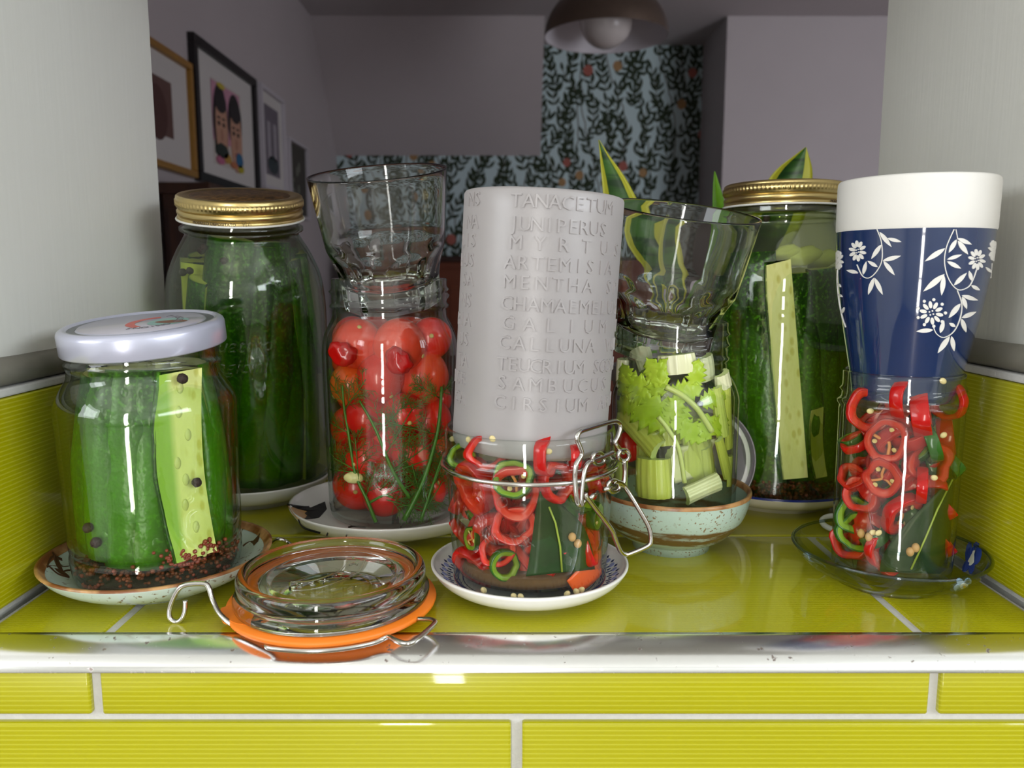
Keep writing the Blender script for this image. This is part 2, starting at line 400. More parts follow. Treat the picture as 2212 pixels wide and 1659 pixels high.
while x < 0.95:
    ph = rw.random() * 6.28; z = 0.02; k = 0; prev = None; z = -0.05 * rw.random()
    while z < 1.2:
        cx = x + 0.050 * math.sin(z * (7 + 3 * math.sin(ph)) + ph) + 0.012 * rw.random(); p = (cx, z)
        if prev:
            dx, dz = p[0] - prev[0], p[1] - prev[1]; n = math.hypot(dx, dz); ox, oz = -dz / n * 0.0022, dx / n * 0.0022
            add(st, [(prev[0] + ox, YW - 0.0006, prev[1] + oz), (prev[0] - ox, YW - 0.0006, prev[1] - oz), (p[0] - ox, YW - 0.0006, p[1] - oz), (p[0] + ox, YW - 0.0006, p[1] + oz)])
        for sgn in ():
            a = 0
            add(lv, leaf_poly(cx, z + 0.012 * rw.random(), a, 0.036 + 0.022 * rw.random(), 0.0066 + 0.0028 * rw.random(), YW - 0.0010 - 0.0004 * rw.random(), -sgn * 0.9 * rw.random()))
        if rw.random() < 0.10:
            q = f2 if rw.random() < 0.5 else fr; fx, fz = cx + rw.choice((-1, 1)) * 0.035, z + 0.02; r0 = 0.017 + 0.006 * rw.random()
            add(q, [(fx + r0 * math.cos(t * 0.524), YW - 0.0018, fz + r0 * (1.1 * math.sin(t * 0.524))) for t in range(12)])
        prev = p; z += 0.024 + 0.014 * rw.random(); k += 1
    x += 0.11
for i in range(25):
    for k in range(17):          # short sprigs: a curved stem with pairs of lance shaped leaves
        sx, sz = -0.82 + i * 0.069 + 0.0345 * (k % 2) + rw.uniform(-0.012, 0.012), k * 0.070 + rw.uniform(-0.012, 0.012)
        sa = math.pi / 2 + rw.uniform(-0.9, 0.9); cv = rw.uniform(-9, 9); pv = None
        for q in range(4):
            if q:
                nx_, nz_ = sx + math.cos(sa) * 0.029, sz + math.sin(sa) * 0.029; ox, oz = -math.sin(sa) * 0.0016, math.cos(sa) * 0.0016
                add(st, [(sx + ox, YW - 0.0006, sz + oz), (sx - ox, YW - 0.0006, sz - oz), (nx_ - ox, YW - 0.0006, nz_ - oz), (nx_ + ox, YW - 0.0006, nz_ + oz)])
                sx, sz = nx_, nz_; sa += cv * 0.025
            for sg in ((-1, 1) if q < 3 else (0,)):
                add(lv, leaf_poly(sx, sz, sa + sg * rw.uniform(0.55, 1.15), rw.uniform(0.036, 0.052), rw.uniform(0.0062, 0.0082), YW - 0.0008 - 0.0004 * rw.random(), -sg * rw.uniform(0.1, 0.5)))
for nm, acc, mt in (('stem_print', st, M_wstem), ('leaf_print', lv, M_wleaf), ('fruit_print', fr, M_wfruit), ('fruit_print', f2, M_wfruit2)):
    A = [(min(max(p[0], XW + 0.001), 0.845), p[1], min(p[2], ZC - 0.001)) for p in acc[0]]
    tag(mk(nm, (A, acc[1]), mt, wback, smooth=False), kind='stuff')
# ------------------------------------------------------------------ pictures on the left wall
def picture(y0, y1, z0, z1, fw, fmat, label, draw, mat_in=0.0, matc=srgb(216, 214, 210)):
    e = empty('framed_picture', T(XW, (y0 + y1) / 2, z0), label, 'picture')
    w, h = (y1 - y0) / 2, z1 - z0; d = 0.018
    for b in ((-w, w, 0, fw), (-w, w, h - fw, h), (-w, -w + fw, fw, h - fw), (w - fw, w, fw, h - fw)):
        mk('frame_bar', box(0, d, b[0], b[1], b[2], b[3], 0.002), fmat, e, smooth=False)
    mk('mount_board', box(0, 0.006, -w + fw, w - fw, fw, h - fw), plain('mount_card', matc, 0.8, var=0.02), e, smooth=False)
    def pan(name, pts, mat, lay):
        top = [(0.0062 + lay * 0.0008, p[0], p[1]) for p in pts]; mk(name, slab(top, [(0.006, p[1], p[2]) for p in top]), mat, e, smooth=False)
    draw(pan, w, h)
    return e
def rect(a, b, c, d): return [(a, c), (b, c), (b, d), (a, d)]
def ell(cx, cz, a, b, n=20, a0=0, a1=360): return [(cx + a * math.cos(rad(a0 + (a1 - a0) * i / n)), cz + b * math.sin(rad(a0 + (a1 - a0) * i / n))) for i in range(n)]
cm = {}
def C(*c, rough=0.8):
    if c not in cm: cm[c] = plain('print_colour_%02x%02x%02x' % c, srgb(*c), rough, var=0.15, scale=40)
    return cm[c]
def draw1(pan, w, h): pan('print', rect(-0.10, 0.10, 0.075, h - 0.07), C(108, 80, 74), 1); pan('print_figure', ell(0.02, h * 0.45, 0.05, 0.06), C(88, 60, 56), 2)
def draw2(pan, w, h):
    pan('print', rect(-0.115, 0.115, 0.06, h - 0.075), C(206, 200, 192), 1)
    pan('pink_ground', rect(-0.115, 0.10, 0.12, h - 0.08), C(204, 150, 172), 2)
    for cx, top in ((-0.058, 0.0), (0.055, -0.008)):
        pan('hair', ell(cx, h - (0.185 if cx < 0 else 0.155) + top, 0.056, 0.105 if cx < 0 else 0.078), C(48, 44, 46), 3)
        pan('face', ell(cx + 0.004, h - 0.195 + top, 0.045, 0.095), C(196, 152, 128), 4)
        pan('fringe', ell(cx, h - 0.128 + top, 0.043, 0.028), C(50, 46, 48), 5)
        for s in (-1, 1):
            pan('eye', ell(cx + s * 0.018, h - 0.185 + top, 0.010, 0.006, 10), C(62, 52, 50), 5)
            pan('eyebrow', ell(cx + s * 0.018, h - 0.170 + top, 0.012, 0.003, 10), C(58, 48, 46), 5)
        pan('nose', ell(cx + 0.002, h - 0.212 + top, 0.006, 0.016, 10), C(176, 128, 108), 5)
        pan('mouth', ell(cx + 0.002, h - 0.242 + top, 0.016, 0.005, 10), C(160, 88, 88), 5)
    for cx, cz, a, b, c in ((-0.06, 0.098, 0.05, 0.02, (46, 58, 54)), (0.075, 0.09, 0.03, 0.022, (52, 110, 150)), (-0.02, 0.083, 0.03, 0.014, (190, 150, 70)), (0.085, 0.068, 0.025, 0.012, (186, 176, 50)), (-0.075, 0.072, 0.03, 0.012, (190, 110, 140)), (0.03, 0.072, 0.03, 0.01, (190, 120, 84)), (-0.05, h - 0.085, 0.03, 0.008, (196, 180, 70))):
        pan('collage_patch', ell(cx, cz, a, b, 7), C(*c), 6)
def draw3(pan, w, h):
    pan('print', rect(-0.075, 0.075, 0.05, h - 0.05), C(120, 114, 124), 1)
    for cx in (-0.035, 0.03): pan('pale_column', rect(cx - 0.016, cx + 0.016, 0.10, h - 0.10), C(172, 168, 176), 2)
    pan('dark_foliage', ell(0, 0.085, 0.06, 0.03, 9), C(60, 72, 76), 2)
def draw4(pan, w, h):
    pan('print', rect(-w + 0.015, w - 0.015, 0.015, h - 0.015), C(74, 72, 66), 1)
    for q in range(9): pan('pale_fleck', ell(U(-0.07, 0.07), U(0.05, h - 0.08), 0.012, 0.02, 6), C(130, 132, 122), 2)
M_gframe = plain('gilt_picture_frame', srgb(178, 132, 60), 0.4, 0.3)
M_bframe = plain('black_picture_frame', srgb(26, 22, 24), 0.4)
M_wframe = plain('white_picture_frame', srgb(206, 202, 208), 0.5, var=0.03)
picture(1.60, 2.020, 0.395, 0.665, 0.016, M_gframe, 'gilt framed picture with a brown print and wide white mount', draw1)
picture(2.035, 2.52, 0.392, 0.745, 0.024, M_bframe, 'black framed portrait of two dark haired people on pink', draw2)
picture(2.565, 2.822, 0.430, 0.748, 0.014, M_wframe, 'white framed picture of two pale columns', draw3)
picture(2.872, 3.125, 0.365, 0.636, 0.010, M_wframe, 'thin white framed picture of dark foliage', draw4, matc=srgb(90, 88, 84))
# ------------------------------------------------------------------ wooden furniture behind
def wood(name, a, b, sc=(1, 1, 8)):
    t = NT(name); n = t.noise(6, 5, t.map(sc), dist=0.6)
    return t.pbsdf(Base_Color=t.mix(n, a, b), Roughness=0.4, Normal=t.bump(n, 0.1))
M_wood = wood('brown_stained_wood', srgb(56, 34, 22), srgb(84, 52, 34), (8, 8, 1))
M_wood2 = wood('red_brown_wood', srgb(96, 48, 30), srgb(126, 66, 42))
M_wdark = wood('dark_wood', srgb(44, 26, 22), srgb(66, 40, 32))
def cabinet(name, x0, x1, y0, y1, z1, label, cat, wm, tm, doors):
    e = empty(name, T((x0 + x1) / 2, (y0 + y1) / 2, -0.90), label, cat)
    w, d, h = (x1 - x0) / 2, (y1 - y0) / 2, z1 + 0.90
    mk('body', box(-w + 0.01, w - 0.01, -d + 0.012, d, 0.08, h - 0.025), wm, e, smooth=False)
    mk('top', box(-w, w, -d, d, h - 0.025, h, 0.004), tm, e, smooth=False)
    for i in range(doors):
        a = -w + 0.02 + (2 * w - 0.04) * i / doors; b = -w + 0.02 + (2 * w - 0.04) * (i + 1) / doors
        dr = mk('door', box(a + 0.004, b - 0.004, -d, -d + 0.014, 0.11, h - 0.05, 0.003), wm, e, smooth=False)
        mk('panel', box(a + 0.05, b - 0.05, -d - 0.004, -d + 0.002, 0.17, h - 0.11, 0.002), wm, dr, smooth=False)
        mk('knob', sphere(0.012, 12, 8), M_gold, dr, T(b - 0.03, -d - 0.012, h * 0.6))
    for sx in (-1, 1):
        for sy in (-1, 1): mk('foot', box(sx * (w - 0.04) - 0.02, sx * (w - 0.04) + 0.02, sy * (d - 0.04) - 0.02, sy * (d - 0.04) + 0.02, 0, 0.08), wm, e, smooth=False)
cabinet('wooden_cabinet', -0.785, -0.665, 1.80, 2.55, 0.362, 'brown wooden cabinet standing below the framed pictures', 'cabinet', M_wood, M_wood, 1)
cabinet('wooden_sideboard', -0.62, 0.60, 3.30, 3.68, 0.235, 'red brown sideboard with a dark top against patterned wallpaper', 'sideboard', M_wood2, M_wdark, 4)
# ------------------------------------------------------------------ pendant lamp
M_bronze = plain('brown_bronze_metal', (0.20, 0.15, 0.115, 1), 0.35, 0.8, 0.1)
M_lampw = plain('white_enamel', srgb(225, 222, 228), 0.5, var=0.02)
M_globe = plain('opal_glass_globe', srgb(214, 208, 204), 0.25, var=0.02)
lc = (0.280, 2.50, 0.862)
e = empty('pendant_lamp', T(lc), 'bronze dome pendant lamp with white inside and opal globe', 'lamp')
LR = 0.183
dome = [(LR * math.sin(rad(a)), 0.152 * math.cos(rad(a))) for a in range(90, 8, -6)]
mk('shade', lathe(dome + [(0.02, 0.152), (0.02, 0.16), (0.0, 0.16)], 72), M_bronze, e)
mk('shade_lining', lathe([(LR - 0.0005, 0.0002)] + [((LR - 0.004) * math.sin(rad(a)), 0.147 * math.cos(rad(a))) for a in range(89, 8, -6)] + [(0, 0.147)], 72), M_lampw, e)
mk('globe', sphere(0.078, 40, 24), M_globe, e, T(0, 0, 0.045))
mk('lamp_holder', lathe([(0, 0.11), (0.03, 0.11), (0.03, 0.148), (0, 0.148)], 24), M_bronze, e)
mk('cord', tube([(0, 0, 0.16), (0, 0, ZC - lc[2] - 0.02)], 0.004, 8), M_black, e)
mk('ceiling_rose', lathe([(0, ZC - lc[2]), (0.045, ZC - lc[2]), (0.045, ZC - lc[2] - 0.01), (0.02, ZC - lc[2] - 0.025), (0, ZC - lc[2] - 0.025)], 32), M_bronze, e)
#@@OBJECTS
# ------------------------------------------------------------------ placing helpers
class Frame:
    """a round thing: its matrix (working units), used to turn pixels into points on its surfaces"""
    def __init__(s, x, y, z, rot=None): s.M = T(x, y, z) @ (rot or Matrix()); s.I = s.M.inverted()
    def ray(s, px, py):
        d = ray(px, py); o = s.I @ EYE; return o, (s.I.to_3x3() @ d)
    def hit(s, px, py, r):
        """nearest point of a cylinder of radius r (a number, or a function of height) about the axis"""
        o, d = s.ray(px, py); rr = r if not callable(r) else r(0.05); p = None
        for _ in range(1 if not callable(r) else 6):
            a = d.x ** 2 + d.y ** 2; b = o.x * d.x + o.y * d.y; c = o.x ** 2 + o.y ** 2 - rr * rr
            q = b * b - a * c
            t = (-b - math.sqrt(q)) / a if q > 0 else -b / a
            p = o + d * t
            if q <= 0:
                k = rr / max(1e-6, math.hypot(p.x, p.y)); p = Vector((p.x * k, p.y * k, p.z))
            if callable(r): rr = r(p.z)
        return p
    def flat(s, px, py, zf):
        """point on a dish surface z = zf(r)"""
        o, d = s.ray(px, py); z = zf(0.04); p = None
        for _ in range(8):
            p = o + d * ((z - o.z) / d.z); z = zf(math.hypot(p.x, p.y))
        p.z = z; return p
def interp(prof):
    def f(x):
        if x <= prof[0][0]: return prof[0][1]
        for (a, b), (c, d) in zip(prof[:-1], prof[1:]):
            if x <= c: return b + (d - b) * (x - a) / max(1e-9, c - a)
        return prof[-1][1]
    return f
def outward(p, k): n = Vector((p.x, p.y, 0)).normalized(); return p + n * k
def decal(fr, polys, off, thick, surf):
    """flat marks: pixel outlines laid on a surface with a little thickness"""
    parts = []
    for poly in polys:
        pts = [surf(*q) for q in poly]
        parts.append(slab([p[0] + p[1] * off for p in pts], [p[0] + p[1] * (off - thick) for p in pts]))
    return join(*parts)
def leafpx(x0, y0, x1, y1, w, n=7, full=0.9):
    dx, dy = x1 - x0, y1 - y0; L = math.hypot(dx, dy); ux, uy = dx / L, dy / L; A = []; B = []
    for i in range(n + 1):
        t = i / n; ww = w * (math.sin(math.pi * t ** full)) ** 0.9 if 0 < t < 1 else 0
        cx, cy = x0 + dx * t, y0 + dy * t
        A.append((cx - uy * ww, cy + ux * ww)); B.append((cx + uy * ww, cy - ux * ww))
    return A + B[::-1][1:-1]
def strokepx(pts, w, n=5):
    P = smooth([(p[0], p[1], 0) for p in pts], n) if len(pts) > 2 else [Vector((p[0], p[1], 0)) for p in pts]
    out = []
    for a, b in zip(P[:-1], P[1:]):
        d = (b - a); L = max(1e-6, d.length); nx_, ny_ = -d.y / L * w, d.x / L * w
        out.append([(a.x + nx_, a.y + ny_), (a.x - nx_, a.y - ny_), (b.x - nx_, b.y - ny_), (b.x + nx_, b.y + ny_)])
    return out
def ellpx(cx, cy, a, b, n=12, rot=0.0):
    return [(cx + a * math.cos(t) * math.cos(rot) - b * math.sin(t) * math.sin(rot), cy + a * math.cos(t) * math.sin(rot) + b * math.sin(t) * math.cos(rot)) for t in [2 * math.pi * i / n for i in range(n)]]
def wrap_text(s, rf, z0, th0, size, depth, off, pitch=None, shear=0.0, flip=1, bold=0.0):
    """lettering bent round the axis; rf(z) is the surface radius, th0 the start angle in degrees"""
    parts = []; x = 0.0
    if pitch is None:
        V, Fc = text2d(s, size, depth, shear); parts = [(V, Fc)]
    else:
        for ch in s:
            if ch != ' ':
                V, Fc = text2d(ch, size, depth, shear, 2, bold); w = max(v[0] for v in V) - min(v[0] for v in V)
                c0 = (max(v[0] for v in V) + min(v[0] for v in V)) / 2; parts.append(([(v[0] - c0 + x + pitch * 0.4, v[1], v[2]) for v in V], Fc))
            x += pitch
    V, Fc = join(*parts); out = []
    for v in V:
        z = z0 + v[1]; r = rf(z) + off + v[2]; a = rad(th0) + flip * v[0] / rf(z)
        out.append((r * math.cos(a), r * math.sin(a), z))
    return out, Fc
def offset_profile(outer, t):
    """inner wall line of an outer (r, z) profile, bottom first"""
    res = []
    for i, (r, z) in enumerate(outer):
        a = outer[max(0, i - 1)]; b = outer[min(len(outer) - 1, i + 1)]
        dr, dz = b[0] - a[0], b[1] - a[1]; L = max(1e-9, math.hypot(dr, dz))
        res.append((max(0.0, r - t * dz / L), z + t * dr / L))
    return res
def curve_profile(pts, n=4):
    return [(max(0, p.x), p.y) for p in smooth([(r, z, 0) for r, z in pts], n)]
def jar_body(e, outer, mat, thread=None, floor=0.004, t=0.0024, name='glass_body'):
    """double walled jar: outer profile from the bottom edge to the rim, rounded rim, inner wall, inner floor"""
    top = outer[-1]
    inn = [(max(0.001, r - t), max(z, floor)) for r, z in outer if z > floor * 0.8]
    prof = [(0, 0.0012)] + outer + [(top[0] - t * 0.5, top[1] + t * 0.35)] + inn[::-1] + [(0, floor + 0.0006)]
    def rf(i, j, a, r, z):
        r += 0.00011 * noise.noise(Vector((math.cos(a) * 2.6, math.sin(a) * 2.6, z * 70))) + 0.00003 * noise.noise(Vector((math.cos(a) * 9, math.sin(a) * 9, z * 260)))
        if thread and j <= len(outer):
            for zc, amp, turns, wd in thread:
                ph = ((a / (2 * math.pi)) * turns) % 1.0
                r += amp * math.exp(-((z - (zc + 0.0022 * (ph - 0.5) * 2)) / wd) ** 2)
        return r
    return mk(name, lathe(prof, 96, rf=rf), mat, e)
def dense(prof, step=0.0012):
    out = [prof[0]]
    for a, b in zip(prof[:-1], prof[1:]):
        L = math.hypot(b[0] - a[0], b[1] - a[1]); n = max(1, int(L / step))
        out += [(a[0] + (b[0] - a[0]) * k / n, a[1] + (b[1] - a[1]) * k / n) for k in range(1, n + 1)]
    return out
def saucer(name, fr, r, h, foot, mat, label, floor=0.0065, floor_r=None, cat='saucer', foot_h=0.003, rim=None, rim_mat=None, thick=0.003):
    """foot ring, flaring underside, lip, upper face; returns (empty, zf) with zf the upper surface height"""
    fl = floor_r or foot + 0.004
    up = [(0, floor), (fl * 0.8, floor), (fl, floor + 0.0006), (fl + (r - fl) * 0.45, floor + (h - floor) * 0.28), (fl + (r - fl) * 0.8, floor + (h - floor) * 0.68), (r - 0.0012, h - 0.0002)]
    up = [up[0]] + curve_profile(up[1:], 4)
    dn = [(r, h - 0.0012), (fl + (r - fl) * 0.8, floor + (h - floor) * 0.68 - thick), (fl + (r - fl) * 0.4, floor + (h - floor) * 0.2 - thick * 0.9), (foot + 0.0012, max(foot_h, floor - thick))]
    dn = curve_profile(dn, 4)
    prof = [(0, 0.002), (foot - 0.003, 0.0022), (foot - 0.002, 0.0), (foot, 0.0)] + dn[::-1] + [(r, h - 0.0004)] + up[::-1]
    e = empty(name, fr.M, label, cat)
    mk('dish', lathe(prof, 96), mat, e)
    zf = interp(up)
    if rim:
        a = [(q, zf(q) + 0.0001) for q in np.linspace(r - rim, r - 0.0012, 5)] + [(r + 0.00025, h - 0.0004), (r + 0.00025, h - 0.0013)]
        mk('rim_band', lathe([(q[0], q[1] + 0.00018) for q in a], 96), rim_mat, e)
    return e, zf
def dish_surf(fr, zf):
    def f(px, py): return fr.flat(px, py, zf), Vector((0, 0, 1))
    return f
def polar_polys(polys, zf, off, thick):
    parts = []
    for poly in polys:
        pts = [Vector((r * math.cos(a), r * math.sin(a), zf(r))) for r, a in poly]
        parts.append(slab([p + Vector((0, 0, off)) for p in pts], [p + Vector((0, 0, off - thick)) for p in pts]))
    return join(*parts)
FRONT = -90.0        # angle of the side that faces the camera
# ------------------------------------------------------------------ food builders
def align(zdir, xhint):
    z = zdir.normalized(); x = (xhint - z * xhint.dot(z)).normalized(); y = z.cross(x)
    return Matrix(((x.x, y.x, z.x, 0), (x.y, y.y, z.y, 0), (x.z, y.z, z.z, 0), (0, 0, 0, 1)))
def spear(fr, pb, pt, face, rc, label, group, skin, flesh, ang=45, bow=0.0015, seeds=0, name='cucumber_spear'):
    """quartered cucumber from pb to pt (points inside the jar); face = direction its skin looks to (degrees)"""
    pb, pt = Vector(pb), Vector(pt); L = (pt - pb).length
    M = fr.M @ T(pb) @ align(pt - pb, Vector((math.cos(rad(face)), math.sin(rad(face)), 0)))
    e = empty(name, M, label, 'cucumber', group)
    n = 14; m = 8; sd = R() * 50; rows = []; flA = []
    for i in range(n + 1):
        t = i / n; z = L * t; k = 1 - 0.10 * (2 * t - 1) ** 2
        bx = bow * math.sin(math.pi * t); wob = 1 + 0.05 * noise.noise(Vector((sd, t * 5, 0)))
        rows.append([])
        for j in range(m + 1):
            a = rad(-ang + 2 * ang * j / m); r = rc * k * wob * (1 + 0.018 * noise.noise(Vector((a * 3 + sd, z * 260, 3))))
            rows[-1].append(Vector((bx + r * math.cos(a), r * math.sin(a), z)))
        flA.append(Vector((bx, 0, z)))
    mk('skin', sheet(rows, lambda p: Vector((-p.x, -p.y, 0)).normalized() * 0.0011), skin, e)
    V = []; Fc = []
    for i in range(n + 1): V += [flA[i], rows[i][0] * 0.985, rows[i][m] * 0.985]
    for i in range(n):
        a = 3 * i; b = a + 3; Fc += [(a, a + 1, b + 1, b), (a + 2, a, b, b + 2)]
    def inner(i): return [flA[i]] + [Vector((p.x * 0.98, p.y * 0.98, p.z)) for p in rows[i]]
    for i in (0, n):
        o = len(V); q = inner(i); V += q; Fc.append(tuple(range(o, o + len(q))) if i else tuple(range(o + len(q) - 1, o - 1, -1)))
    mk('flesh', (V, Fc), flesh, e, smooth=False)
    if seeds:
        sm = mesh('seed', *sphere(0.0018, 8, 6, (1, 0.45, 1.7)), M_seedw)
        for q in range(seeds):
            s = -1 if q % 2 else 1; d = U(0.25, 0.55) * rc; z = L * (q + 0.5 + U(-0.3, 0.3)) / seeds
            a = rad(s * ang); o = bpy.data.objects.new('seed', sm)
            put(o, T(d * math.cos(a) + bow * math.sin(math.pi * z / L), d * math.sin(a), z) @ RZ(s * ang), e)
    return e
def peppercorn(fr, p, label, group, r=0.0023):
    o = mk('peppercorn', sphere(r * U(0.9, 1.1), 12, 9, nz=0.16, sc=3.2), M_pepper, None, fr.M @ T(p) @ RX(U(0, 180)))
    return tag(o, label, 'peppercorn', group)
def seeds_stuff(name, fr, pts, r, mat, label, cat):
    parts = []; base = [sphere(r * k, 7, 5, (1, 1, 0.9)) for k in (0.85, 1.0, 1.12)]
    for p in pts: parts.append(xf(random.choice(base), T(p)))
    return tag(mk(name, join(*parts), mat, None, fr.M), label, cat, kind='stuff')
def ring_mesh(R0, t, h, sq, skin, flesh, seg=30, wob=0.22):
    sd = R() * 99
    ee = t * 0.10
    pr = [(R0, -h / 2 + ee), (R0 * 1.03, 0), (R0, h / 2 - ee), (R0 - ee * 0.6, h / 2), (R0 - 2.5 * ee, h / 2 - ee * 0.3), (R0 - t + 2.5 * ee, h / 2 - ee), (R0 - t, h / 2 - 2.5 * ee), (R0 - t, -h / 2 + 2.5 * ee), (R0 - t + 2.5 * ee, -h / 2 + ee), (R0 - 2.5 * ee, -h / 2 + ee * 0.3), (R0 - ee * 0.6, -h / 2)]
    V, Fc = lathe(pr, seg, closed=True, rf=lambda i, j, a, r, z: r * (1 + wob * noise.noise(Vector((math.cos(a) * 1.3 + sd, math.sin(a) * 1.3, 0)))))
    V = [(v[0] * sq, v[1], v[2]) for v in V]
    fm = [0 if (k // seg) in (0, 1, 2, 3, 9, 10) else 1 for k in range(len(Fc))]
    return V, Fc, fm
def zone(z, lo, hi, deep):
    f = (z - lo) / (hi - lo); k = 'near the bottom' if f < 0.22 else 'in the lower half' if f < 0.45 else 'in the upper half' if f < 0.72 else 'just below the rim'
    return k + (', buried deep' if deep else ', against the glass')
def chilli_ring(fr, p, R0, label, group, mats, tilt=(0, 0), t=None, h=None, sq=1.0, web=0, name='chilli_ring', seedm=None):
    t = t or R0 * U(0.30, 0.42); h = h or R0 * U(0.45, 0.75)
    n = Vector((p.x, p.y, 0)).normalized()
    M = fr.M @ T(p) @ align(n, Vector((0, 0, 1))) @ RX(tilt[0]) @ RY(tilt[1]) @ RZ(U(0, 360))
    label = label + ('' if not web else ' with membrane') + ' ' + zone(p.z, 0.006, 0.066 if fr is J4 else 0.090, math.hypot(p.x, p.y) < 0.0155)
    e = empty(name, M, label, 'chilli', group)
    V, Fc, fm = ring_mesh(R0, t, h, sq, *mats)
    mk('flesh_ring', (V, Fc), list(mats), e, fm=fm)
    if web:
        a0 = U(0, 6.28)
        for k in range(web):
            a = a0 + k * 6.28 / web; q = R0 - t
            pts = [(q * math.cos(a) * sq, q * math.sin(a), 0), (0.35 * q * math.cos(a + 0.25), 0.35 * q * math.sin(a + 0.25), 0), (0.05 * q, 0, 0)]
            mk('membrane', tube(smooth(pts, 4), R0 * 0.075, 6), M_membrane, e)
        for k in range(web + 1):
            a = a0 + 0.5 + k * 2.1
            mk('seed', sphere(0.0013, 9, 6, (1, 1, 0.35)), M_chseed, e, T(0.5 * R0 * math.cos(a), 0.5 * R0 * math.sin(a), h * 0.2) @ RX(U(-40, 40)))
    return e
M_redskin = plain('red_chilli_skin', srgb(182, 14, 12), 0.16, var=0.15, scale=60)
M_redflesh = plain('red_orange_chilli_flesh', srgb(208, 44, 16), 0.3, var=0.2, scale=90)
M_grnskin = plain('green_chilli_skin', srgb(44, 92, 24), 0.18, var=0.2, scale=60)
M_grnflesh = plain('lime_chilli_flesh', srgb(120, 156, 30), 0.3, var=0.2, scale=90)
M_membrane = plain('pale_orange_chilli_membrane', srgb(226, 150, 84), 0.4)
M_chseed = plain('cream_chilli_seed', srgb(228, 208, 150), 0.4)
M_coriander = plain('tan_coriander_seed', srgb(192, 150, 92), 0.5)
RED, GRN = (M_redskin, M_redflesh), (M_grnskin, M_grnflesh)
def leaf_mat(name, a, b, rough=0.35):
    t = NT(name); n = t.noise(90, 4)
    c = t.mix(n, a, b); d = t.n('ShaderNodeBsdfPrincipled', {'Base Color': c, 'Roughness': rough}).outputs[0]
    tl = t.n('ShaderNodeBsdfTranslucent', {0: c}).outputs[0]
    return t.end(t.n('ShaderNodeMixShader', {0: 0.25, 1: d, 2: tl}).outputs[0])
M_bay = leaf_mat('dark_green_bay_leaf', srgb(26, 58, 22), srgb(44, 84, 32))
M_rib = plain('pale_green_leaf_rib', srgb(150, 168, 60), 0.4)
def leaf_on_wall(fr, left, right, r, mat, name, label, cat, rib=None, group=None, nx=6):
    """a leaf pressed against the inside of the glass: left and right edges as pixel lines"""
    A = smooth([(a, b, 0) for a, b in left], 4); B = smooth([(a, b, 0) for a, b in right], 4); rows = []
    for a, b in zip(A, B):
        row = []
        for j in range(nx + 1):
            q = a.lerp(b, j / nx); row.append(fr.hit(q.x, q.y, r + 0.0005 * noise.noise(Vector((q.x * 0.03, q.y * 0.03, 1)))))
        rows.append(row)
    e = empty(name, fr.M, label, cat, group)
    mk('blade', sheet(rows, lambda p: Vector((-p.x, -p.y, 0)).normalized() * 0.0006), mat, e)
    if rib: mk('midrib', tube([fr.hit(a, b, r + 0.0006) for a, b in rib], 0.0005, 6), M_rib, e)
    return e
def relax(sp, rin, z0, z1, it=60):
    """push overlapping balls apart inside a jar; sp = [[Vector, radius, fixedness]]"""
    for _ in range(it):
        for i in range(len(sp)):
            for j in range(i):
                d = sp[i][0] - sp[j][0]; L = d.length; o = (sp[i][1] + sp[j][1]) * 0.93 - L
                if o > 0:
                    d = d.normalized() if L > 1e-6 else Vector((R() - .5, R() - .5, R() - .5)).normalized()
                    wi, wj = sp[i][2], sp[j][2]; s = wi + wj
                    sp[i][0] += d * o * wi / s * 0.8; sp[j][0] -= d * o * wj / s * 0.8
        for q in sp:
            p = q[0]; m = rin - q[1]; h = math.hypot(p.x, p.y)
            if h > m: p.x *= m / h; p.y *= m / h
            p.z = min(max(p.z, z0 + q[1]), z1 - q[1])
    return sp
# ================================================================== jar 1: cucumber spears under a silver lid (front left)
fs1 = Frame(-0.1835, 0.400, 0.0)
def glaze(name, base, base2, spk, amt):
    t = NT(name); n = t.noise(300, 4); m2 = t.noise(40, 3)
    f = t.math('MULTIPLY', t.ramp(n, amt, amt + 0.05), t.ramp(m2, 0.40, 0.55))
    return t.pbsdf(Base_Color=t.mix(f, t.mix(m2, base, base2), spk), Roughness=0.22, Coat_Weight=0.4)
M_aqua = glaze('pale_aqua_speckled_glaze', srgb(186, 206, 196), srgb(204, 216, 206), srgb(122, 98, 72), 0.60)
def brown_rim():
    t = NT('brown_glaze_rim'); n = t.noise(70, 4)
    return t.pbsdf(Base_Color=t.mix(t.ramp(n, 0.4, 0.62), srgb(128, 76, 40), srgb(196, 150, 98)), Roughness=0.3)
M_brim = brown_rim()
M_brownline = plain('brown_underglaze_line', srgb(84, 54, 34), 0.4)
e, zf1 = saucer('saucer', fs1, 0.0560, 0.0185, 0.028, M_aqua, 'pale aqua saucer with brown rim under the silver lidded jar', floor=0.006, rim=0.0042, rim_mat=M_brim)
sf = dish_surf(fs1, zf1)
pol = []
for pts in ([(100, 1215), (120, 1220), (150, 1218)], [(100, 1212), (112, 1195), (133, 1190)], [(112, 1190), (125, 1200), (138, 1208)], [(105, 1222), (125, 1240), (150, 1248)], [(560, 1145), (545, 1160), (525, 1180)], [(130, 1238), (150, 1232), (165, 1242)]): pol += strokepx(pts, 1.3)
for q in ((113, 1190, 136, 1207, 5), (118, 1228, 150, 1246, 4), (545, 1160, 562, 1144, 3)): pol.append(leafpx(*q))
for q in pol: mk('painted_stroke', decal(fs1, [q], 0.0003, 0.0005, sf), M_brownline, e, smooth=False)
J1 = Frame(-0.1835, 0.400, 0.0067, RX(1.5))
e = empty('pickle_jar', J1.M, 'glass jar of bright green cucumber spears with silver lid', 'jar')
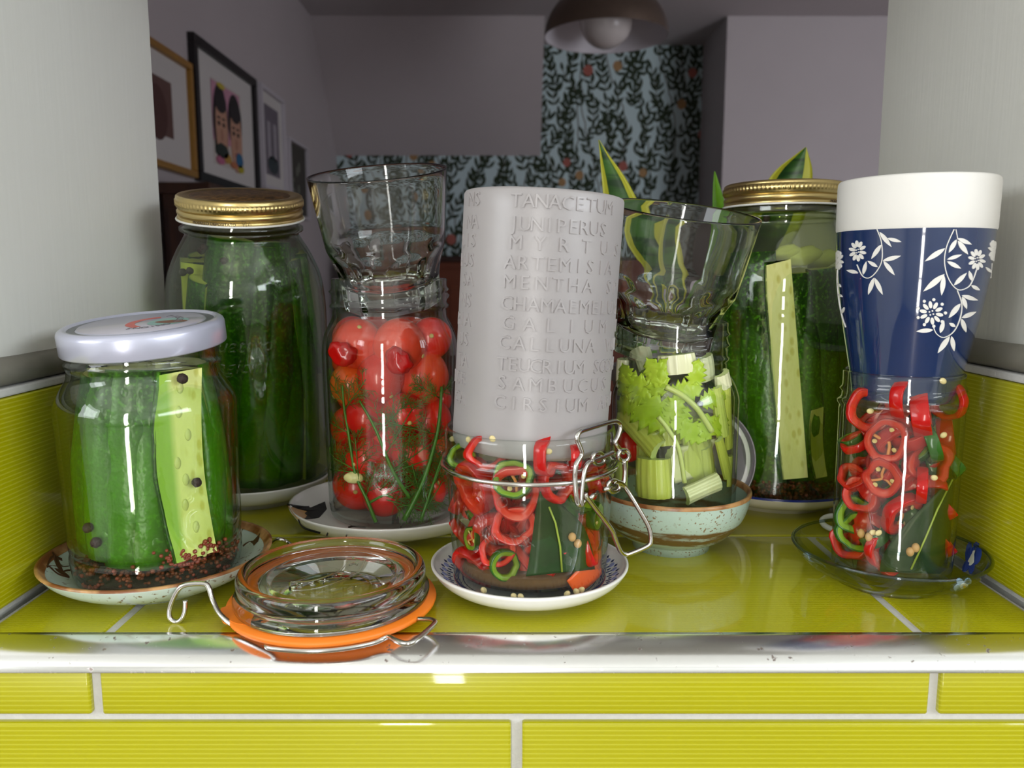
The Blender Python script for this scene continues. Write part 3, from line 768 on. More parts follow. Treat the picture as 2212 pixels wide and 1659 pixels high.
o1 = curve_profile([(0.0300, 0.0), (0.0375, 0.0012), (0.0402, 0.0060), (0.0412, 0.014), (0.0405, 0.018), (0.0412, 0.022), (0.0418, 0.050), (0.0424, 0.082), (0.0427, 0.0885), (0.0412, 0.0940), (0.0378, 0.1000), (0.0356, 0.1040), (0.0352, 0.1080)], 3) + [(0.0362, 0.1095), (0.0362, 0.1110), (0.0350, 0.1122), (0.0350, 0.1215)]
jar_body(e, dense(o1), M_glass)
def flutes(i, j, a, r, z): return r + 0.0004 * math.cos(24 * a)
lidp = [(0, 0.1262), (0.0290, 0.1262), (0.0300, 0.1255), (0.0335, 0.1255), (0.0346, 0.1268), (0.0362, 0.1268), (0.0380, 0.1256), (0.0386, 0.1240), (0.0386, 0.1150), (0.0381, 0.1143), (0.0372, 0.1146), (0.0368, 0.1230), (0, 0.1235)]
ld = mk('lid', lathe(lidp[::-1], 96), M_silver, e, T(0.0003, 0.0005, 0.0035) @ T(0, 0, 0.12) @ RX(5.5) @ RY(-2.2) @ T(0, 0, -0.12))
mk('lid_label_disc', lathe([(0, 0.12635), (0.0290, 0.12635), (0.0292, 0.1259)], 64), plain('lilac_grey_label_print', srgb(176, 172, 182), 0.3, var=0.03, coat=0.5), ld)
mk('dark_ring', lathe([(0.0300, 0.12575), (0.0336, 0.12575)], 96), plain('dark_grey_ring', srgb(92, 98, 100), 0.3), ld)
def arc_text(s, rr, a0, size, z, step):
    parts = []; a = a0
    for ch in s:
        if ch != ' ':
            Vt, Ft = text2d(ch, size, 0.00006); cx = (max(v[0] for v in Vt)) / 2
            M = RZ(a) @ T(rr, 0, z) @ RZ(90)
            parts.append(([tuple(M @ Vector((v[0] - cx, v[1], v[2]))) for v in Vt], Ft))
        a += step
    return join(*parts)
Vt, Ft = arc_text('PICKLED ONIONS', -0.0160, 245, 0.0050, 0.1266, -11.5)
mk('lettering', (Vt, Ft), plain('grey_print', srgb(104, 98, 104), 0.4), ld, smooth=False)
ban = [(0.0168 * math.cos(rad(a)) + 0.010, 0.0168 * math.sin(rad(a)), 0.12645) for a in range(115, 246, 10)]
ban2 = [(0.0125 * math.cos(rad(a)) + 0.010, 0.0125 * math.sin(rad(a)), 0.12645) for a in range(115, 246, 10)]
mk('red_banner', sheet([ban, ban2]), plain('red_label_print', srgb(206, 92, 84), 0.35), ld)
mk('teal_oval', ([(0.013 + 0.0095 * math.cos(t), 0.0105 * math.sin(t), 0.12650) for t in np.linspace(0, 6.1, 28)], [tuple(range(28))]), plain('teal_label_print', srgb(140, 178, 172), 0.35), ld)
mk('brown_patch', ([(0.0150 + 0.0080 * math.cos(t), 0.0040 * math.sin(t) - 0.001, 0.12656) for t in np.linspace(0, 6.1, 18)], [tuple(range(18))]), plain('brown_label_print', srgb(128, 82, 62), 0.35), ld)
def spear_at(fr, b, t, rin, rc, dev=0, flesh_out=False, rt=None, **k):
    """b, t = pixels of the lower and upper end seen on the glass"""
    B, Tp = fr.hit(*b, rin), fr.hit(*t, rt or rin)
    th = math.degrees(math.atan2((B.y + Tp.y), (B.x + Tp.x)))
    n = Vector((math.cos(rad(th)), math.sin(rad(th)), 0))
    if not flesh_out: return spear(fr, B - n * rc, Tp - n * rc, th + dev, rc, **k)
    s = Vector((-n.y, n.x, 0))
    return spear(fr, B + s * rc * 0.5, Tp + s * rc * 0.5, th - 135 + dev, rc, **k)
G1 = 'bright cucumber spears in the silver lidded jar'; L1 = 'bright green cucumber spear with skin outward in silver lidded jar'
for b, t in (((150, 1195), (165, 815)), ((205, 1222), (205, 812)), ((268, 1238), (266, 808)), ((330, 1240), (320, 806)), ((492, 1170), (470, 812))):
    spear_at(J1, b, t, 0.0385, 0.0185, U(-6, 6), rt=0.0318, label=L1, group=G1, skin=M_skin1, flesh=M_flesh)
for a in (20, 55, 95, 130, 165):
    n = Vector((math.cos(rad(a)), math.sin(rad(a)), 0)) * 0.0205
    spear(J1, n + Vector((0, 0, 0.010)), n * 0.66 + Vector((0, 0, 0.108)), a, 0.018, L1, G1, M_skin1, M_flesh)
spear_at(J1, (418, 1205), (383, 800), 0.0386, 0.0245, 4, True, rt=0.0335, label='pale cut cucumber spear with seeds showing in silver lidded jar', group=None, skin=M_skin1, flesh=M_flesh, seeds=16, bow=0.003)
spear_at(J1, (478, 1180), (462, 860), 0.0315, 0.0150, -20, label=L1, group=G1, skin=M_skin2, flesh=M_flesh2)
for p in ((394, 818), (425, 1042), (190, 1140), (207, 1172)): peppercorn(J1, J1.hit(*p, 0.0392), 'black peppercorn against the glass of the silver lidded jar', 'peppercorns in the silver lidded jar')
pts = []
for i in range(900):
    a = U(0, 360); rr = 0.0388 * math.sqrt(U(0.45, 1)); hh = 0.0048 + 0.011 * R() ** 1.7 * (0.5 + 0.5 * math.cos(rad(a - (FRONT + 35))) + 0.25)
    pts.append((rr * math.cos(rad(a)), rr * math.sin(rad(a)), hh))
for i in range(70):
    px, py = random.gauss(392, 22), random.gauss(1205, 9); q = J1.hit(px, py, 0.0392); pts.append(tuple(q))
for i in range(22):
    px, py = random.gauss(445, 20), random.gauss(1178, 7); q = J1.hit(px, py, 0.0393); pts.append(tuple(q))
seeds_stuff('mustard_seeds', J1, pts, 0.0011, M_mustard, 'brown mustard seeds settled in the silver lidded jar', 'seeds')
tag(mk('spice_sediment', lathe([(0, 0.0046), (0.0380, 0.0046), (0.0384, 0.0075), (0.02, 0.0080), (0, 0.0080)], 40), M_mustdark, None, J1.M), 'dark spice layer at the bottom of silver lidded jar', 'spice', kind='stuff')
def brine_obj(fr, prof, mat, label): return tag(mk('brine', lathe(prof, 64), mat, None, fr.M), label, 'brine')
B_green = brine('clear_green_brine', (0.90, 0.96, 0.82, 1)); B_olive = brine('olive_brine', (0.80, 0.84, 0.58, 1)); B_dark = brine('murky_green_brine', (0.84, 0.88, 0.68, 1))
B_red = brine('clear_pink_brine', (0.97, 0.93, 0.91, 1)); B_amber = brine('amber_brine', (0.93, 0.88, 0.76, 1)); B_pale = brine('pale_yellow_brine', (0.96, 0.97, 0.88, 1))
brine_obj(J1, [(0, 0.0050), (0.0386, 0.0052), (0.0397, 0.02), (0.0399, 0.085), (0.0385, 0.0930), (0.0345, 0.1000), (0.0325, 0.1050), (0, 0.1050)], B_green, 'clear greenish brine filling the silver lidded jar')
# ================================================================== gold lids
def gold_jar(fr, k, rb, hb, zneck, label, print_top):
    """wide shouldered preserving jar, hb = height of the glass, lid on top"""
    e = empty('preserving_jar', fr.M, label, 'jar')
    o = curve_profile([(rb - 0.010, 0.0), (rb - 0.003, 0.0015), (rb - 0.0005, 0.006), (rb, 0.016), (rb, hb * 0.55), (rb - 0.0005, hb * 0.66), (rb - 0.003, hb * 0.745), (rb - 0.0085, hb * 0.815), (0.0385, hb * 0.865), (0.0362, hb * 0.885)], 4) + [(0.0362, hb * 0.895), (0.0392, hb * 0.902), (0.0392, hb * 0.910), (0.0362, hb * 0.918), (0.0360, hb)]
    jar_body(e, dense(o, 0.0016), M_glass_green)
    z = hb - 0.0125
    prof = [(0, z + 0.0150), (0.0330, z + 0.0150), (0.0340, z + 0.0156), (0.0384, z + 0.0156), (0.0394, z + 0.0148), (0.0396, z + 0.0138), (0.0396, z + 0.0128)] + [(0.0398, z + 0.0127), (0.0398, z + 0.0092)] + [(0.0396, z + 0.0090), (0.0396, z + 0.0082), (0.0390, z + 0.0074), (0.0386, z + 0.0070), (0.0390, z + 0.0064), (0.0396, z + 0.0056), (0.0395, z + 0.0042), (0.0389, z + 0.0034), (0.0390, z + 0.0028), (0.0396, z + 0.0020), (0.0398, z + 0.0008), (0.0394, z + 0.0006), (0.0385, z + 0.0130), (0, z + 0.0132)]
    def kn(i, j, a, r, zz): return r + (0.00045 if (j in (7, 8) and (i // 2) % 2 == 0) else 0)
    ld = mk('lid', lathe(prof[::-1], 360, rf=lambda i, j, a, r, zz: kn(i, len(prof) - 1 - j, a, r, zz)), M_gold, e)
    c = [(0.0398 + 0.0009 * math.cos(rad(a)), z + 0.0003 + 0.0007 * math.sin(rad(a))) for a in range(0, 360, 45)]
    mk('white_lid_edge', lathe(c, 96, closed=True), M_plast, ld)
    rf = lambda zz: 0.0396
    Vt, Ft = wrap_text('MODELLO DEPOSITATO', rf, z + 0.0011, print_top, 0.0026, 0.0001, 0.0004)
    mk('lettering', (Vt, Ft), M_dkprint, ld, smooth=False)
    # goblet and recycling symbol
    a0 = print_top + 46
    def ic(pts): return [tuple(Vector((math.cos(rad(a0) + u / 0.0396) * 0.04005, math.sin(rad(a0) + u / 0.0396) * 0.04005, z + 0.0018 + v))) for u, v in pts]
    paths = [[(0, 0.0022), (0.0003, 0.0008), (0.0010, 0.0004), (0.0017, 0.0008), (0.0020, 0.0022), (0, 0.0022)], [(0.0010, 0.0004), (0.0010, -0.0010)], [(0.0004, -0.0012), (0.0016, -0.0012)], [(0.0025, 0.0022), (0.0025, -0.0012)],
             [(0.0036, -0.0002), (0.0046, 0.0018), (0.0056, -0.0002), (0.0036, -0.0002)]]
    mk('printed_symbols', join(*[tube(ic(p), 0.00010, 5) for p in paths]), M_dkprint, ld)
    t = NT('embossed_dark_lid_print'); n = t.noise(240, 5, dist=1.0)
    mk('lid_print', lathe([(0, z + 0.0152), (0.0315, z + 0.0152), (0.0318, z + 0.0149)], 64), t.pbsdf(Base_Color=t.mix(t.ramp(n, 0.40, 0.60), srgb(60, 42, 24), srgb(140, 104, 60)), Roughness=0.4, Metallic=0.5, Normal=t.bump(n, 0.5)), ld)
    return e
# ------------------------------------------------------------------ jar 2: tall, back left, leaning forward
fs2 = Frame(-0.187, 0.566, 0.0)
M_cream2 = M_cream
saucer('saucer', fs2, 0.0530, 0.0165, 0.036, M_white, 'plain white saucer under the leaning gold lidded jar', floor=0.006)
J2 = Frame(-0.187, 0.566, 0.0115, RX(6.5) @ RY(1.2))
J2.M = T(-0.187, 0.576, 0.0150) @ RX(12) @ RY(2.6); J2.I = J2.M.inverted()
e = gold_jar(J2, 1, 0.0525, 0.1985, 0.17, 'tall gold lidded jar of dark cucumber spears beside framed pictures', -118)
for s_, zz, th in (('Quattro', 0.1100, -107), ('Stagioni', 0.0960, -108)):
    mk('embossed_script', wrap_text(s_, lambda z: 0.0525, zz, th, 0.0135, 0.0004, 0.0003, shear=0.35), M_glass_green, e)
G2 = 'dark cucumber spears in the leaning gold lidded jar'; L2 = 'dark green cucumber spear inside the leaning gold lidded jar'
for b, t in (((395, 1040), (402, 605)), ((440, 1050), (462, 520)), ((495, 1060), (505, 525)), ((545, 1062), (560, 540)), ((600, 1060), (600, 530)), ((650, 1045), (640, 540)), ((688, 1030), (668, 560))):
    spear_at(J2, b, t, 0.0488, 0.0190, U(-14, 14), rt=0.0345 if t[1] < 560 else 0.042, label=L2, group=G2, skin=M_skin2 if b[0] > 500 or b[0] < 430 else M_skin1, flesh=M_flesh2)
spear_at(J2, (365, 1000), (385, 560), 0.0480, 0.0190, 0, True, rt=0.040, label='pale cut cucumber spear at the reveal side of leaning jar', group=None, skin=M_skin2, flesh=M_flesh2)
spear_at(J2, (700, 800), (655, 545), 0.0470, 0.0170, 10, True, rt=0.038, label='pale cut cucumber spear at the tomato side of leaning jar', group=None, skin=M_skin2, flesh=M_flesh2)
for a in (0, 35, 70, 105, 140, 175):
    n = Vector((math.cos(rad(a)), math.sin(rad(a)), 0)) * 0.027
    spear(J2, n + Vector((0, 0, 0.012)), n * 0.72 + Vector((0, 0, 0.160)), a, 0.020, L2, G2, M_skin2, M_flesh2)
for p in ((435, 541), (483, 563), (440, 535), (395, 588), (410, 585), (378, 630), (380, 618)): peppercorn(J2, J2.hit(*p, lambda z: 0.0495 if z < 0.13 else 0.0495 - (z - 0.13) * 0.35), 'black peppercorn near the shoulder of leaning gold lidded jar', 'peppercorns in the leaning gold lidded jar')
brine_obj(J2, [(0, 0.005), (0.0490, 0.006), (0.0497, 0.12), (0.0470, 0.1420), (0.0400, 0.1620), (0.0335, 0.1750), (0, 0.1750)], B_dark, 'murky green brine in the leaning gold lidded jar')
# ------------------------------------------------------------------ jar 6: tall, back right
fs6 = Frame(0.188, 0.560, 0.0)
M_blue = plain('cobalt_blue_glaze', srgb(30, 44, 120), 0.2, var=0.1)
saucer('saucer', fs6, 0.0585, 0.0150, 0.038, M_cream, 'cream saucer with blue rim under upright gold lidded jar', floor=0.0062, rim=0.0012, rim_mat=M_blue)
J6 = Frame(0.186, 0.560, 0.0066)
gold_jar(J6, 1, 0.0515, 0.2110, 0.18, 'tall upright gold lidded jar of flecked cucumbers behind blue cup', -62)
G6 = 'flecked cucumber spears in the upright gold lidded jar'; L6 = 'flecked dark green cucumber spear in the upright gold lidded jar'
for b, t in (((1585, 1010), (1580, 600)), ((1632, 1040), (1622, 545)), ((1652, 1045), (1640, 640)), ((1752, 1040), (1738, 590)), ((1800, 1040), (1795, 580)), ((1830, 1020), (1830, 600))):
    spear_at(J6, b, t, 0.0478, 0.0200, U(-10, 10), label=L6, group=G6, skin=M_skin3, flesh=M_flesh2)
spear_at(J6, (1714, 1030), (1676, 560), 0.0498, 0.0180, 6, True, label='long pale cut cucumber spear slanting in upright gold lidded jar', group=None, skin=M_skin3, flesh=M_flesh, bow=0.0)
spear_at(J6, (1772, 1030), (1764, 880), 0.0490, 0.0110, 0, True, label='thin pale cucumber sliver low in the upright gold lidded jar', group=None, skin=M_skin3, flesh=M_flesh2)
for a in (10, 45, 80, 115, 150, 185):
    n = Vector((math.cos(rad(a)), math.sin(rad(a)), 0)) * 0.026
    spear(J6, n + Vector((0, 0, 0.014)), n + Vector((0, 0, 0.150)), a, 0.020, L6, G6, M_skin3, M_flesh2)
M_garlic = plain('pale_garlic', srgb(226, 220, 150), 0.35)
for p, q in (((1700, 545), 0.0065), ((1738, 552), 0.0080), ((1790, 560), 0.0075)):
    tag(mk('garlic_clove', sphere(q, 18, 12, (1.5, 0.6, 0.75), 0.35, 1.2), M_garlic, None, J6.M @ T(J6.hit(*p, 0.028)) @ RY(U(-40, 40))), 'pale garlic clove floating atop cucumbers in upright jar', 'garlic', 'garlic cloves in the upright jar')
peppercorn(J6, J6.hit(1656, 472, 0.0330), 'black peppercorn under the lid of upright gold lidded jar', None)
pts = []
for i in range(800):
    a = U(0, 360); rr = 0.0485 * math.sqrt(U(0.5, 1)); pts.append((rr * math.cos(rad(a)), rr * math.sin(rad(a)), 0.005 + 0.012 * R() ** 1.4))
seeds_stuff('mustard_seeds', J6, pts, 0.0012, M_mustard, 'brown mustard seeds settled in the upright gold lidded jar', 'seeds')
brine_obj(J6, [(0, 0.005), (0.0480, 0.006), (0.0488, 0.135), (0.0470, 0.1530), (0.0400, 0.1710), (0.0340, 0.1840), (0.0334, 0.194), (0, 0.194)], B_olive, 'olive tinted brine in the upright gold lidded jar')
# ================================================================== jar 3: cherry tomatoes and dill
fs3 = Frame(-0.0765, 0.503, 0.0)
e, zf3 = saucer('plate', fs3, 0.0660, 0.0170, 0.040, M_white, 'white plate with a painted cat ear under tomato jar', floor=0.0065, floor_r=0.050, cat='plate')
sf = dish_surf(fs3, zf3)
mk('painted_black_ear', decal(fs3, [[(622, 1092), (645, 1096), (672, 1097), (690, 1089), (702, 1084), (706, 1100), (690, 1118), (672, 1121), (657, 1121), (664, 1114), (658, 1109), (665, 1105), (645, 1100)]], 0.0004, 0.0006, sf), M_black, e, smooth=False)
mk('painted_tan_ear', decal(fs3, [[(622, 1093), (645, 1101), (665, 1106), (658, 1110), (664, 1115), (656, 1122), (645, 1123), (632, 1109)]], 0.00035, 0.0006, sf), plain('tan_underglaze', srgb(206, 158, 96), 0.3), e, smooth=False)
ln = []
for pts in ([(645, 1123), (650, 1135), (662, 1143), (692, 1152)], [(752, 1140), (765, 1137), (790, 1140)], [(760, 1157), (775, 1154), (792, 1151)], [(846, 1146), (855, 1149), (865, 1144), (866, 1138)], [(620, 1090), (640, 1093), (668, 1095)], [(930, 1142), (950, 1138), (970, 1134)], [(706, 1157), (708, 1152)], [(748, 1159), (750, 1154)]): ln += strokepx(pts, 1.3)
for q in ln: mk('painted_line', decal(fs3, [q], 0.0004, 0.0006, sf), M_black, e, smooth=False)
J3 = Frame(-0.0765, 0.503, 0.0070)
e = empty('pickle_jar', J3.M, 'open glass jar of red cherry tomatoes and dill', 'jar')
o3 = curve_profile([(0.0330, 0.0), (0.0388, 0.0015), (0.0405, 0.006), (0.0412, 0.016), (0.0418, 0.05), (0.0425, 0.095), (0.0426, 0.106), (0.0412, 0.1150), (0.0385, 0.1215), (0.0360, 0.1265), (0.0356, 0.1300)], 4) + [(0.0356, 0.1320), (0.0370, 0.1330), (0.0370, 0.1345), (0.0358, 0.1355), (0.0358, 0.1500)]
jar_body(e, dense(o3), M_glass, thread=[(0.1420, 0.0017, 3, 0.0011)])
TOM = [(762, 742, 48), (822, 742, 50), (925, 735, 60), (722, 800, 36), (768, 808, 42), (915, 815, 56), (838, 838, 46), (975, 800, 36), (978, 860, 32), (718, 872, 42), (716, 940, 42), (755, 955, 44), (800, 930, 44), (905, 900, 42), (870, 950, 42), (925, 985, 42), (735, 1030, 48), (772, 1085, 56), (850, 1060, 46), (905, 1050, 46), (960, 930, 38), (962, 1020, 40), (830, 1000, 44), (900, 1100, 44)]
M_tom = []
for i, c in enumerate(((222, 30, 22), (232, 62, 34), (236, 96, 34), (208, 22, 22))):
    t = NT('tomato_skin_%s' % 'abcd'[i]); n = t.noise(25, 3)
    M_tom.append(t.pbsdf(Base_Color=t.mix(n, srgb(*c), srgb(min(255, c[0] + 12), c[1] + 16, c[2] + 12)), Roughness=0.22, Subsurface_Weight=0.0, Coat_Weight=0.3))
sp = []
for x, y, r in TOM:
    r *= 0.50 / F * 1.14; p = J3.hit(x, y, 0.0398 - r * 0.92); sp.append([p, r, 0.3])
for i in range(22):
    a = U(0, 360); sp.append([Vector((0.022 * math.cos(rad(a)), 0.022 * math.sin(rad(a)), U(0.01, 0.11))), 0.0135, 1.0])
sp = relax(sp, 0.0395, 0.0048, 0.127)
tm = [mesh('tomato_body', *sphere(1 / K, 28, 18, (1, 1, 0.95), 0.03, 1.2), m_) for m_ in M_tom]
scar = mesh('stem_scar', *sphere(0.0016 / K, 8, 6, (1, 1, 0.4)), plain('pale_stem_scar', srgb(206, 190, 110), 0.5))
for i, (p, r, _) in enumerate(sp):
    c = {0: 1, 1: 1, 2: 1, 4: 2, 5: 1, 6: 0, 15: 2}.get(i, 0 if i % 3 else 3)
    # a tomato is an Empty at its centre with body and stem scar
    e = empty('cherry_tomato', J3.M @ T(p), 'red cherry tomato packed in the tomato jar', 'tomato', 'cherry tomatoes in the tomato jar')
    o = bpy.data.objects.new('tomato_body', tm[c]); put(o, RX(U(0, 360)) @ RY(U(0, 360)) @ Matrix.Scale(r * K, 4), e)
    d = Vector((U(-1, 1), U(-1, -0.1), U(-0.6, 1))).normalized() * r * 0.985
    q = bpy.data.objects.new('stem_scar', scar); put(q, T(d) @ d.to_track_quat('Z', 'X').to_matrix().to_4x4(), e)
for p, a in (((742, 765), 30), ((862, 782), 60)):
    V, Fc = sphere(0.0078, 24, 16, (1.15, 0.45, 0.85), 0.32, 1.7)
    tag(mk('red_pepper_piece', (V, Fc), M_redskin, None, J3.M @ T(J3.hit(*p, 0.0395)) @ RY(a)), 'small crumpled red pepper piece among the cherry tomatoes', 'pepper', 'red pepper pieces in the tomato jar')
tag(mk('garlic_sliver', sphere(0.0048, 14, 10, (1.3, 0.5, 0.75), 0.1), M_garlic, None, J3.M @ T(J3.hit(764, 1032, 0.0392))), 'white garlic sliver beside the dill in tomato jar', 'garlic')
M_dill = leaf_mat('dill_green', srgb(78, 132, 40), srgb(120, 170, 66)); M_dstem = plain('dill_stem_green', srgb(70, 124, 30), 0.35, var=0.2)
def frond(fr, px, py, ang, L, r=0.0396):
    """feathery dill frond lying on the inside of the glass; ang in degrees, 0 = right, 90 = up; L in pixels"""
    parts = []
    def br(x, y, a, ln, lev):
        pts = []; n = 4
        for i in range(n + 1):
            t = i / n; aa = a + rad(U(-6, 6)); pts.append((x + math.cos(a) * ln * t + U(-1, 1) * 0.6, y - math.sin(a) * ln * t + U(-1, 1) * 0.6))
        parts.append(tube([fr.hit(q[0], q[1], r - U(0, 0.0006) - 0.0008 * lev) for q in pts], (0.00040, 0.00024, 0.00016)[lev], 3))
        if lev < 2:
            m = 6 if lev == 0 else 5
            for i in range(m):
                t = 0.15 + 0.85 * i / (m - 1)
                for s in (-1, 1):
                    br(x + math.cos(a) * ln * t, y - math.sin(a) * ln * t, a + s * rad(U(25, 62)), ln * (0.56 - 0.28 * t) * U(0.7, 1.3), lev + 1)
    br(px, py, rad(ang), L, 0); return join(*parts)
def dill(stem, w, fronds):
    e = empty('dill_sprig', J3.M, 'green feathery dill sprig pressed against the tomato jar glass', 'dill', 'dill sprigs in the tomato jar')
    mk('stem', tube(smooth([J3.hit(a, b, 0.0390) for a, b in stem], 5), w, 8, taper=lambda t: 1 - 0.45 * t), M_dstem, e)
    for f in fronds: mk('frond', frond(J3, *f), M_dill, e)
dill([(812, 1128), (791, 1076), (767, 1021), (752, 930), (743, 877), (740, 832)], 0.0012, [(743, 870, 125, 70), (745, 885, 55, 80), (752, 935, 150, 60), (767, 1015, 150, 95), (770, 1020, 175, 75), (775, 1035, 95, 90), (791, 1070, 70, 60)])
dill([(873, 1124), (915, 1037), (945, 931), (954, 835)], 0.0016, [(950, 860, 150, 60), (945, 940, 165, 110), (905, 1060, 105, 60), (950, 850, 40, 40)])
dill([(909, 1124), (933, 1052), (955, 985)], 0.0011, [(915, 1110, 60, 80), (925, 1100, 100, 60), (940, 1040, 70, 50)])
dill([(885, 1075), (849, 1018), (810, 925), (776, 865)], 0.0013, [(835, 980, 60, 110), (850, 1015, 35, 120), (850, 1020, 20, 90), (815, 935, 45, 90)])
dill([(800, 1085), (830, 1070), (850, 1075)], 0.0009, [(815, 1075, 20, 95), (835, 1080, -15, 90), (820, 1060, 50, 80), (860, 1095, 10, 80)])
brine_obj(J3, [(0, 0.005), (0.0385, 0.006), (0.0400, 0.09), (0.0396, 0.108), (0.0350, 0.1210), (0, 0.1210)], B_red, 'clear pinkish brine filling the tomato jar')
# ------------------------------------------------------------------ faceted tumblers used as weights
def tumbler(M, label, water=False):
    e = empty('glass_tumbler', M, label, 'tumbler')
    Ht = 0.0815
    circ = interp([(0, 0.0300), (0.003, 0.0312), (0.022, 0.0318), (0.030, 0.0340), (0.038, 0.0368), (Ht, 0.0418)])
    apo = interp([(0, 0.0288), (0.018, 0.0292), (0.024, 0.0302), (0.031, 0.0326), (0.038, 0.0368), (Ht, 0.05)])
    zs = [0, 0.0008, 0.003] + [0.006 + 0.002 * i for i in range(18)] + [0.046, 0.054, 0.062, 0.070, 0.077, 0.0805]
    outer = [(circ(z), z) for z in zs]; n = len(outer)
    inn = [(0.0406, Ht)] + [(circ(z) - (0.0014 if z > 0.038 else 0.0014 + (0.038 - z) * 0.16), z) for z in (0.0805, 0.070, 0.058, 0.046, 0.038, 0.030, 0.022, 0.016)] + [(0.022, 0.0125), (0.012, 0.0115), (0, 0.0112)]
    prof = [(0, 0.0015), (0.022, 0.0012)] + outer + [(0.0416, Ht)] + inn
    def rf(i, j, a, r, z):
        if 2 <= j < 2 + n:
            d = (a % (2 * math.pi / 9)) - math.pi / 9
            return min(r, apo(z) / math.cos(d))
        return r
    mk('glass', lathe(prof, 144, rf=rf), M_solid, e)
    return e
tumbler(T(-0.0755, 0.5100, 0.1420) @ RX(14) @ RY(-3.5), 'clear faceted glass tumbler weighing down the cherry tomatoes')
# ================================================================== jar 4: chilli rings in the swing top jar with frosted glass
fs4 = Frame(0.0090, 0.3950, 0.0)
e, zf4 = saucer('saucer', fs4, 0.0505, 0.0150, 0.0260, M_white, 'white saucer with blue flower border under swing top jar', floor=0.0055, floor_r=0.034)
M_bl1 = plain('navy_border_print', srgb(66, 84, 140), 0.2); M_bl2 = plain('slate_blue_motif_print', srgb(58, 66, 104), 0.2); M_bl3 = plain('lilac_motif_print', srgb(150, 158, 206), 0.2); M_rdp = plain('red_border_print', srgb(176, 70, 84), 0.2)
seg = 96
def annulus(r0, r1, off, mat, name):
    rows = [[(r * math.cos(2 * math.pi * i / seg), r * math.sin(2 * math.pi * i / seg), zf4(r) + off) for i in range(seg + 1)] for r in np.linspace(r0, r1, 5)]
    mk(name, sheet(rows), mat, e)
annulus(0.0362, 0.0385, 0.00025, M_bl1, 'blue_band'); annulus(0.0386, 0.0390, 0.00025, M_rdp, 'red_line'); annulus(0.0340, 0.0345, 0.00025, M_bl2, 'thin_line')
pa, pb_, pc = [], [], []
for i in range(44):
    a = 2 * math.pi * i / 44
    st_ = lambda r, d: (r, a + d / r)
    pa.append([st_(0.0395, -0.00035), st_(0.0425, -0.0003), st_(0.0425, 0.0003), st_(0.0395, 0.00035)])
    pb_.append([(0.0437 + 0.0014 * math.cos(t), a + 0.0016 * math.sin(t) / 0.0437) for t in np.linspace(0, 5.7, 9)])
    a2 = a + math.pi / 44
    pc.append([(0.0412 + 0.0012 * math.cos(t), a2 + 0.0009 * math.sin(t) / 0.0412) for t in (0, 2.1, 4.2)]); pc.append([(0.0450 + 0.0010 * math.cos(t), a2 + 0.0009 * math.sin(t) / 0.045) for t in (0, 1.6, 3.1, 4.7)])
mk('flower_stalks', polar_polys(pa, zf4, 0.0003, 0.0004), M_bl2, e, smooth=False); mk('flower_heads', polar_polys(pb_, zf4, 0.0003, 0.0004), M_bl3, e, smooth=False); mk('small_leaves', polar_polys(pc, zf4, 0.0003, 0.0004), M_bl2, e, smooth=False)
J4 = Frame(0.0090, 0.3950, 0.0060)
e4 = e = empty('swing_top_jar', J4.M, 'swing top glass jar of red and green chilli rings', 'jar')
o4 = curve_profile([(0.0330, 0.0), (0.0378, 0.0014), (0.0392, 0.005), (0.0396, 0.012), (0.0408, 0.035), (0.0416, 0.050), (0.0417, 0.0535)], 4) + [(0.0424, 0.0545), (0.0428, 0.0560), (0.0420, 0.0575), (0.0418, 0.0600), (0.0440, 0.0630), (0.0443, 0.0650), (0.0428, 0.0670), (0.0428, 0.0770), (0.0424, 0.0788)]
jar_body(e, dense(o4), M_glass, floor=0.006)
Rj4 = interp([(0, 0.0396), (0.05, 0.0416), (0.08, 0.0428)])
mk('embossed_lettering', wrap_text('KILNER', lambda z: 0.0408, 0.030, -122, 0.0075, 0.00035, 0.0002, shear=-0.5), M_glass, e)
q = J4.hit(1085, 1085, 0.0412)
mk('embossed_mark', tube([J4.hit(1085 + 11 * math.cos(t), 1085 + 11 * math.sin(t), 0.0413) for t in np.linspace(0, 5.9, 16)], 0.00035, 5, closed=True), M_glass, e)
# steel wire band, bail and lever
def wy(px): return 0.3535 + max(0, min(px, 1350) - 1245) * 0.00031
def wpt(px, py, dy=0.0): return J4.I @ ony(px, py, wy(px) + dy)
rb = 0.0440
mk('wire_band', tube([(rb * math.cos(t), rb * math.sin(t), 0.0605 + 0.0006 * math.sin(t)) for t in np.linspace(0, 2 * math.pi, 73)[:-1]], 0.0011, 10, closed=True), M_wire, e)
def coil(px, py, r, dy=0.0): return tube([wpt(px + r * math.cos(t), py + r * math.sin(t), dy + 0.0012 * math.sin(t + 1)) for t in np.linspace(0, 2 * math.pi, 15)[:-1]], 0.0011, 8, closed=True)
bail = smooth([wpt(*p) for p in ((1262, 1082), (1254, 1091), (1246, 1082), (1242, 1035), (1244, 1005), (1256, 982), (1252, 965), (1246, 948), (1251, 934), (1270, 926), (1322, 911), (1336, 913), (1340, 924), (1334, 944), (1329, 955), (1336, 968), (1347, 978))], 6)
mk('bail', join(tube(bail, 0.0012, 10), coil(1347, 984, 12)), M_wire, e)
arm = smooth([wpt(*p, -0.0012) for p in ((1257, 1092), (1256, 1070), (1262, 1020), (1270, 1002), (1284, 994), (1300, 988), (1325, 977))], 6)
arm2 = smooth([wpt(*p, -0.001) for p in ((1348, 995), (1350, 1020), (1347, 1042), (1340, 1050))], 5)
mk('hinge_arm', join(tube(arm, 0.0012, 10), coil(1292, 991, 13, -0.001), tube(arm2, 0.0012, 10)), M_wire, e)
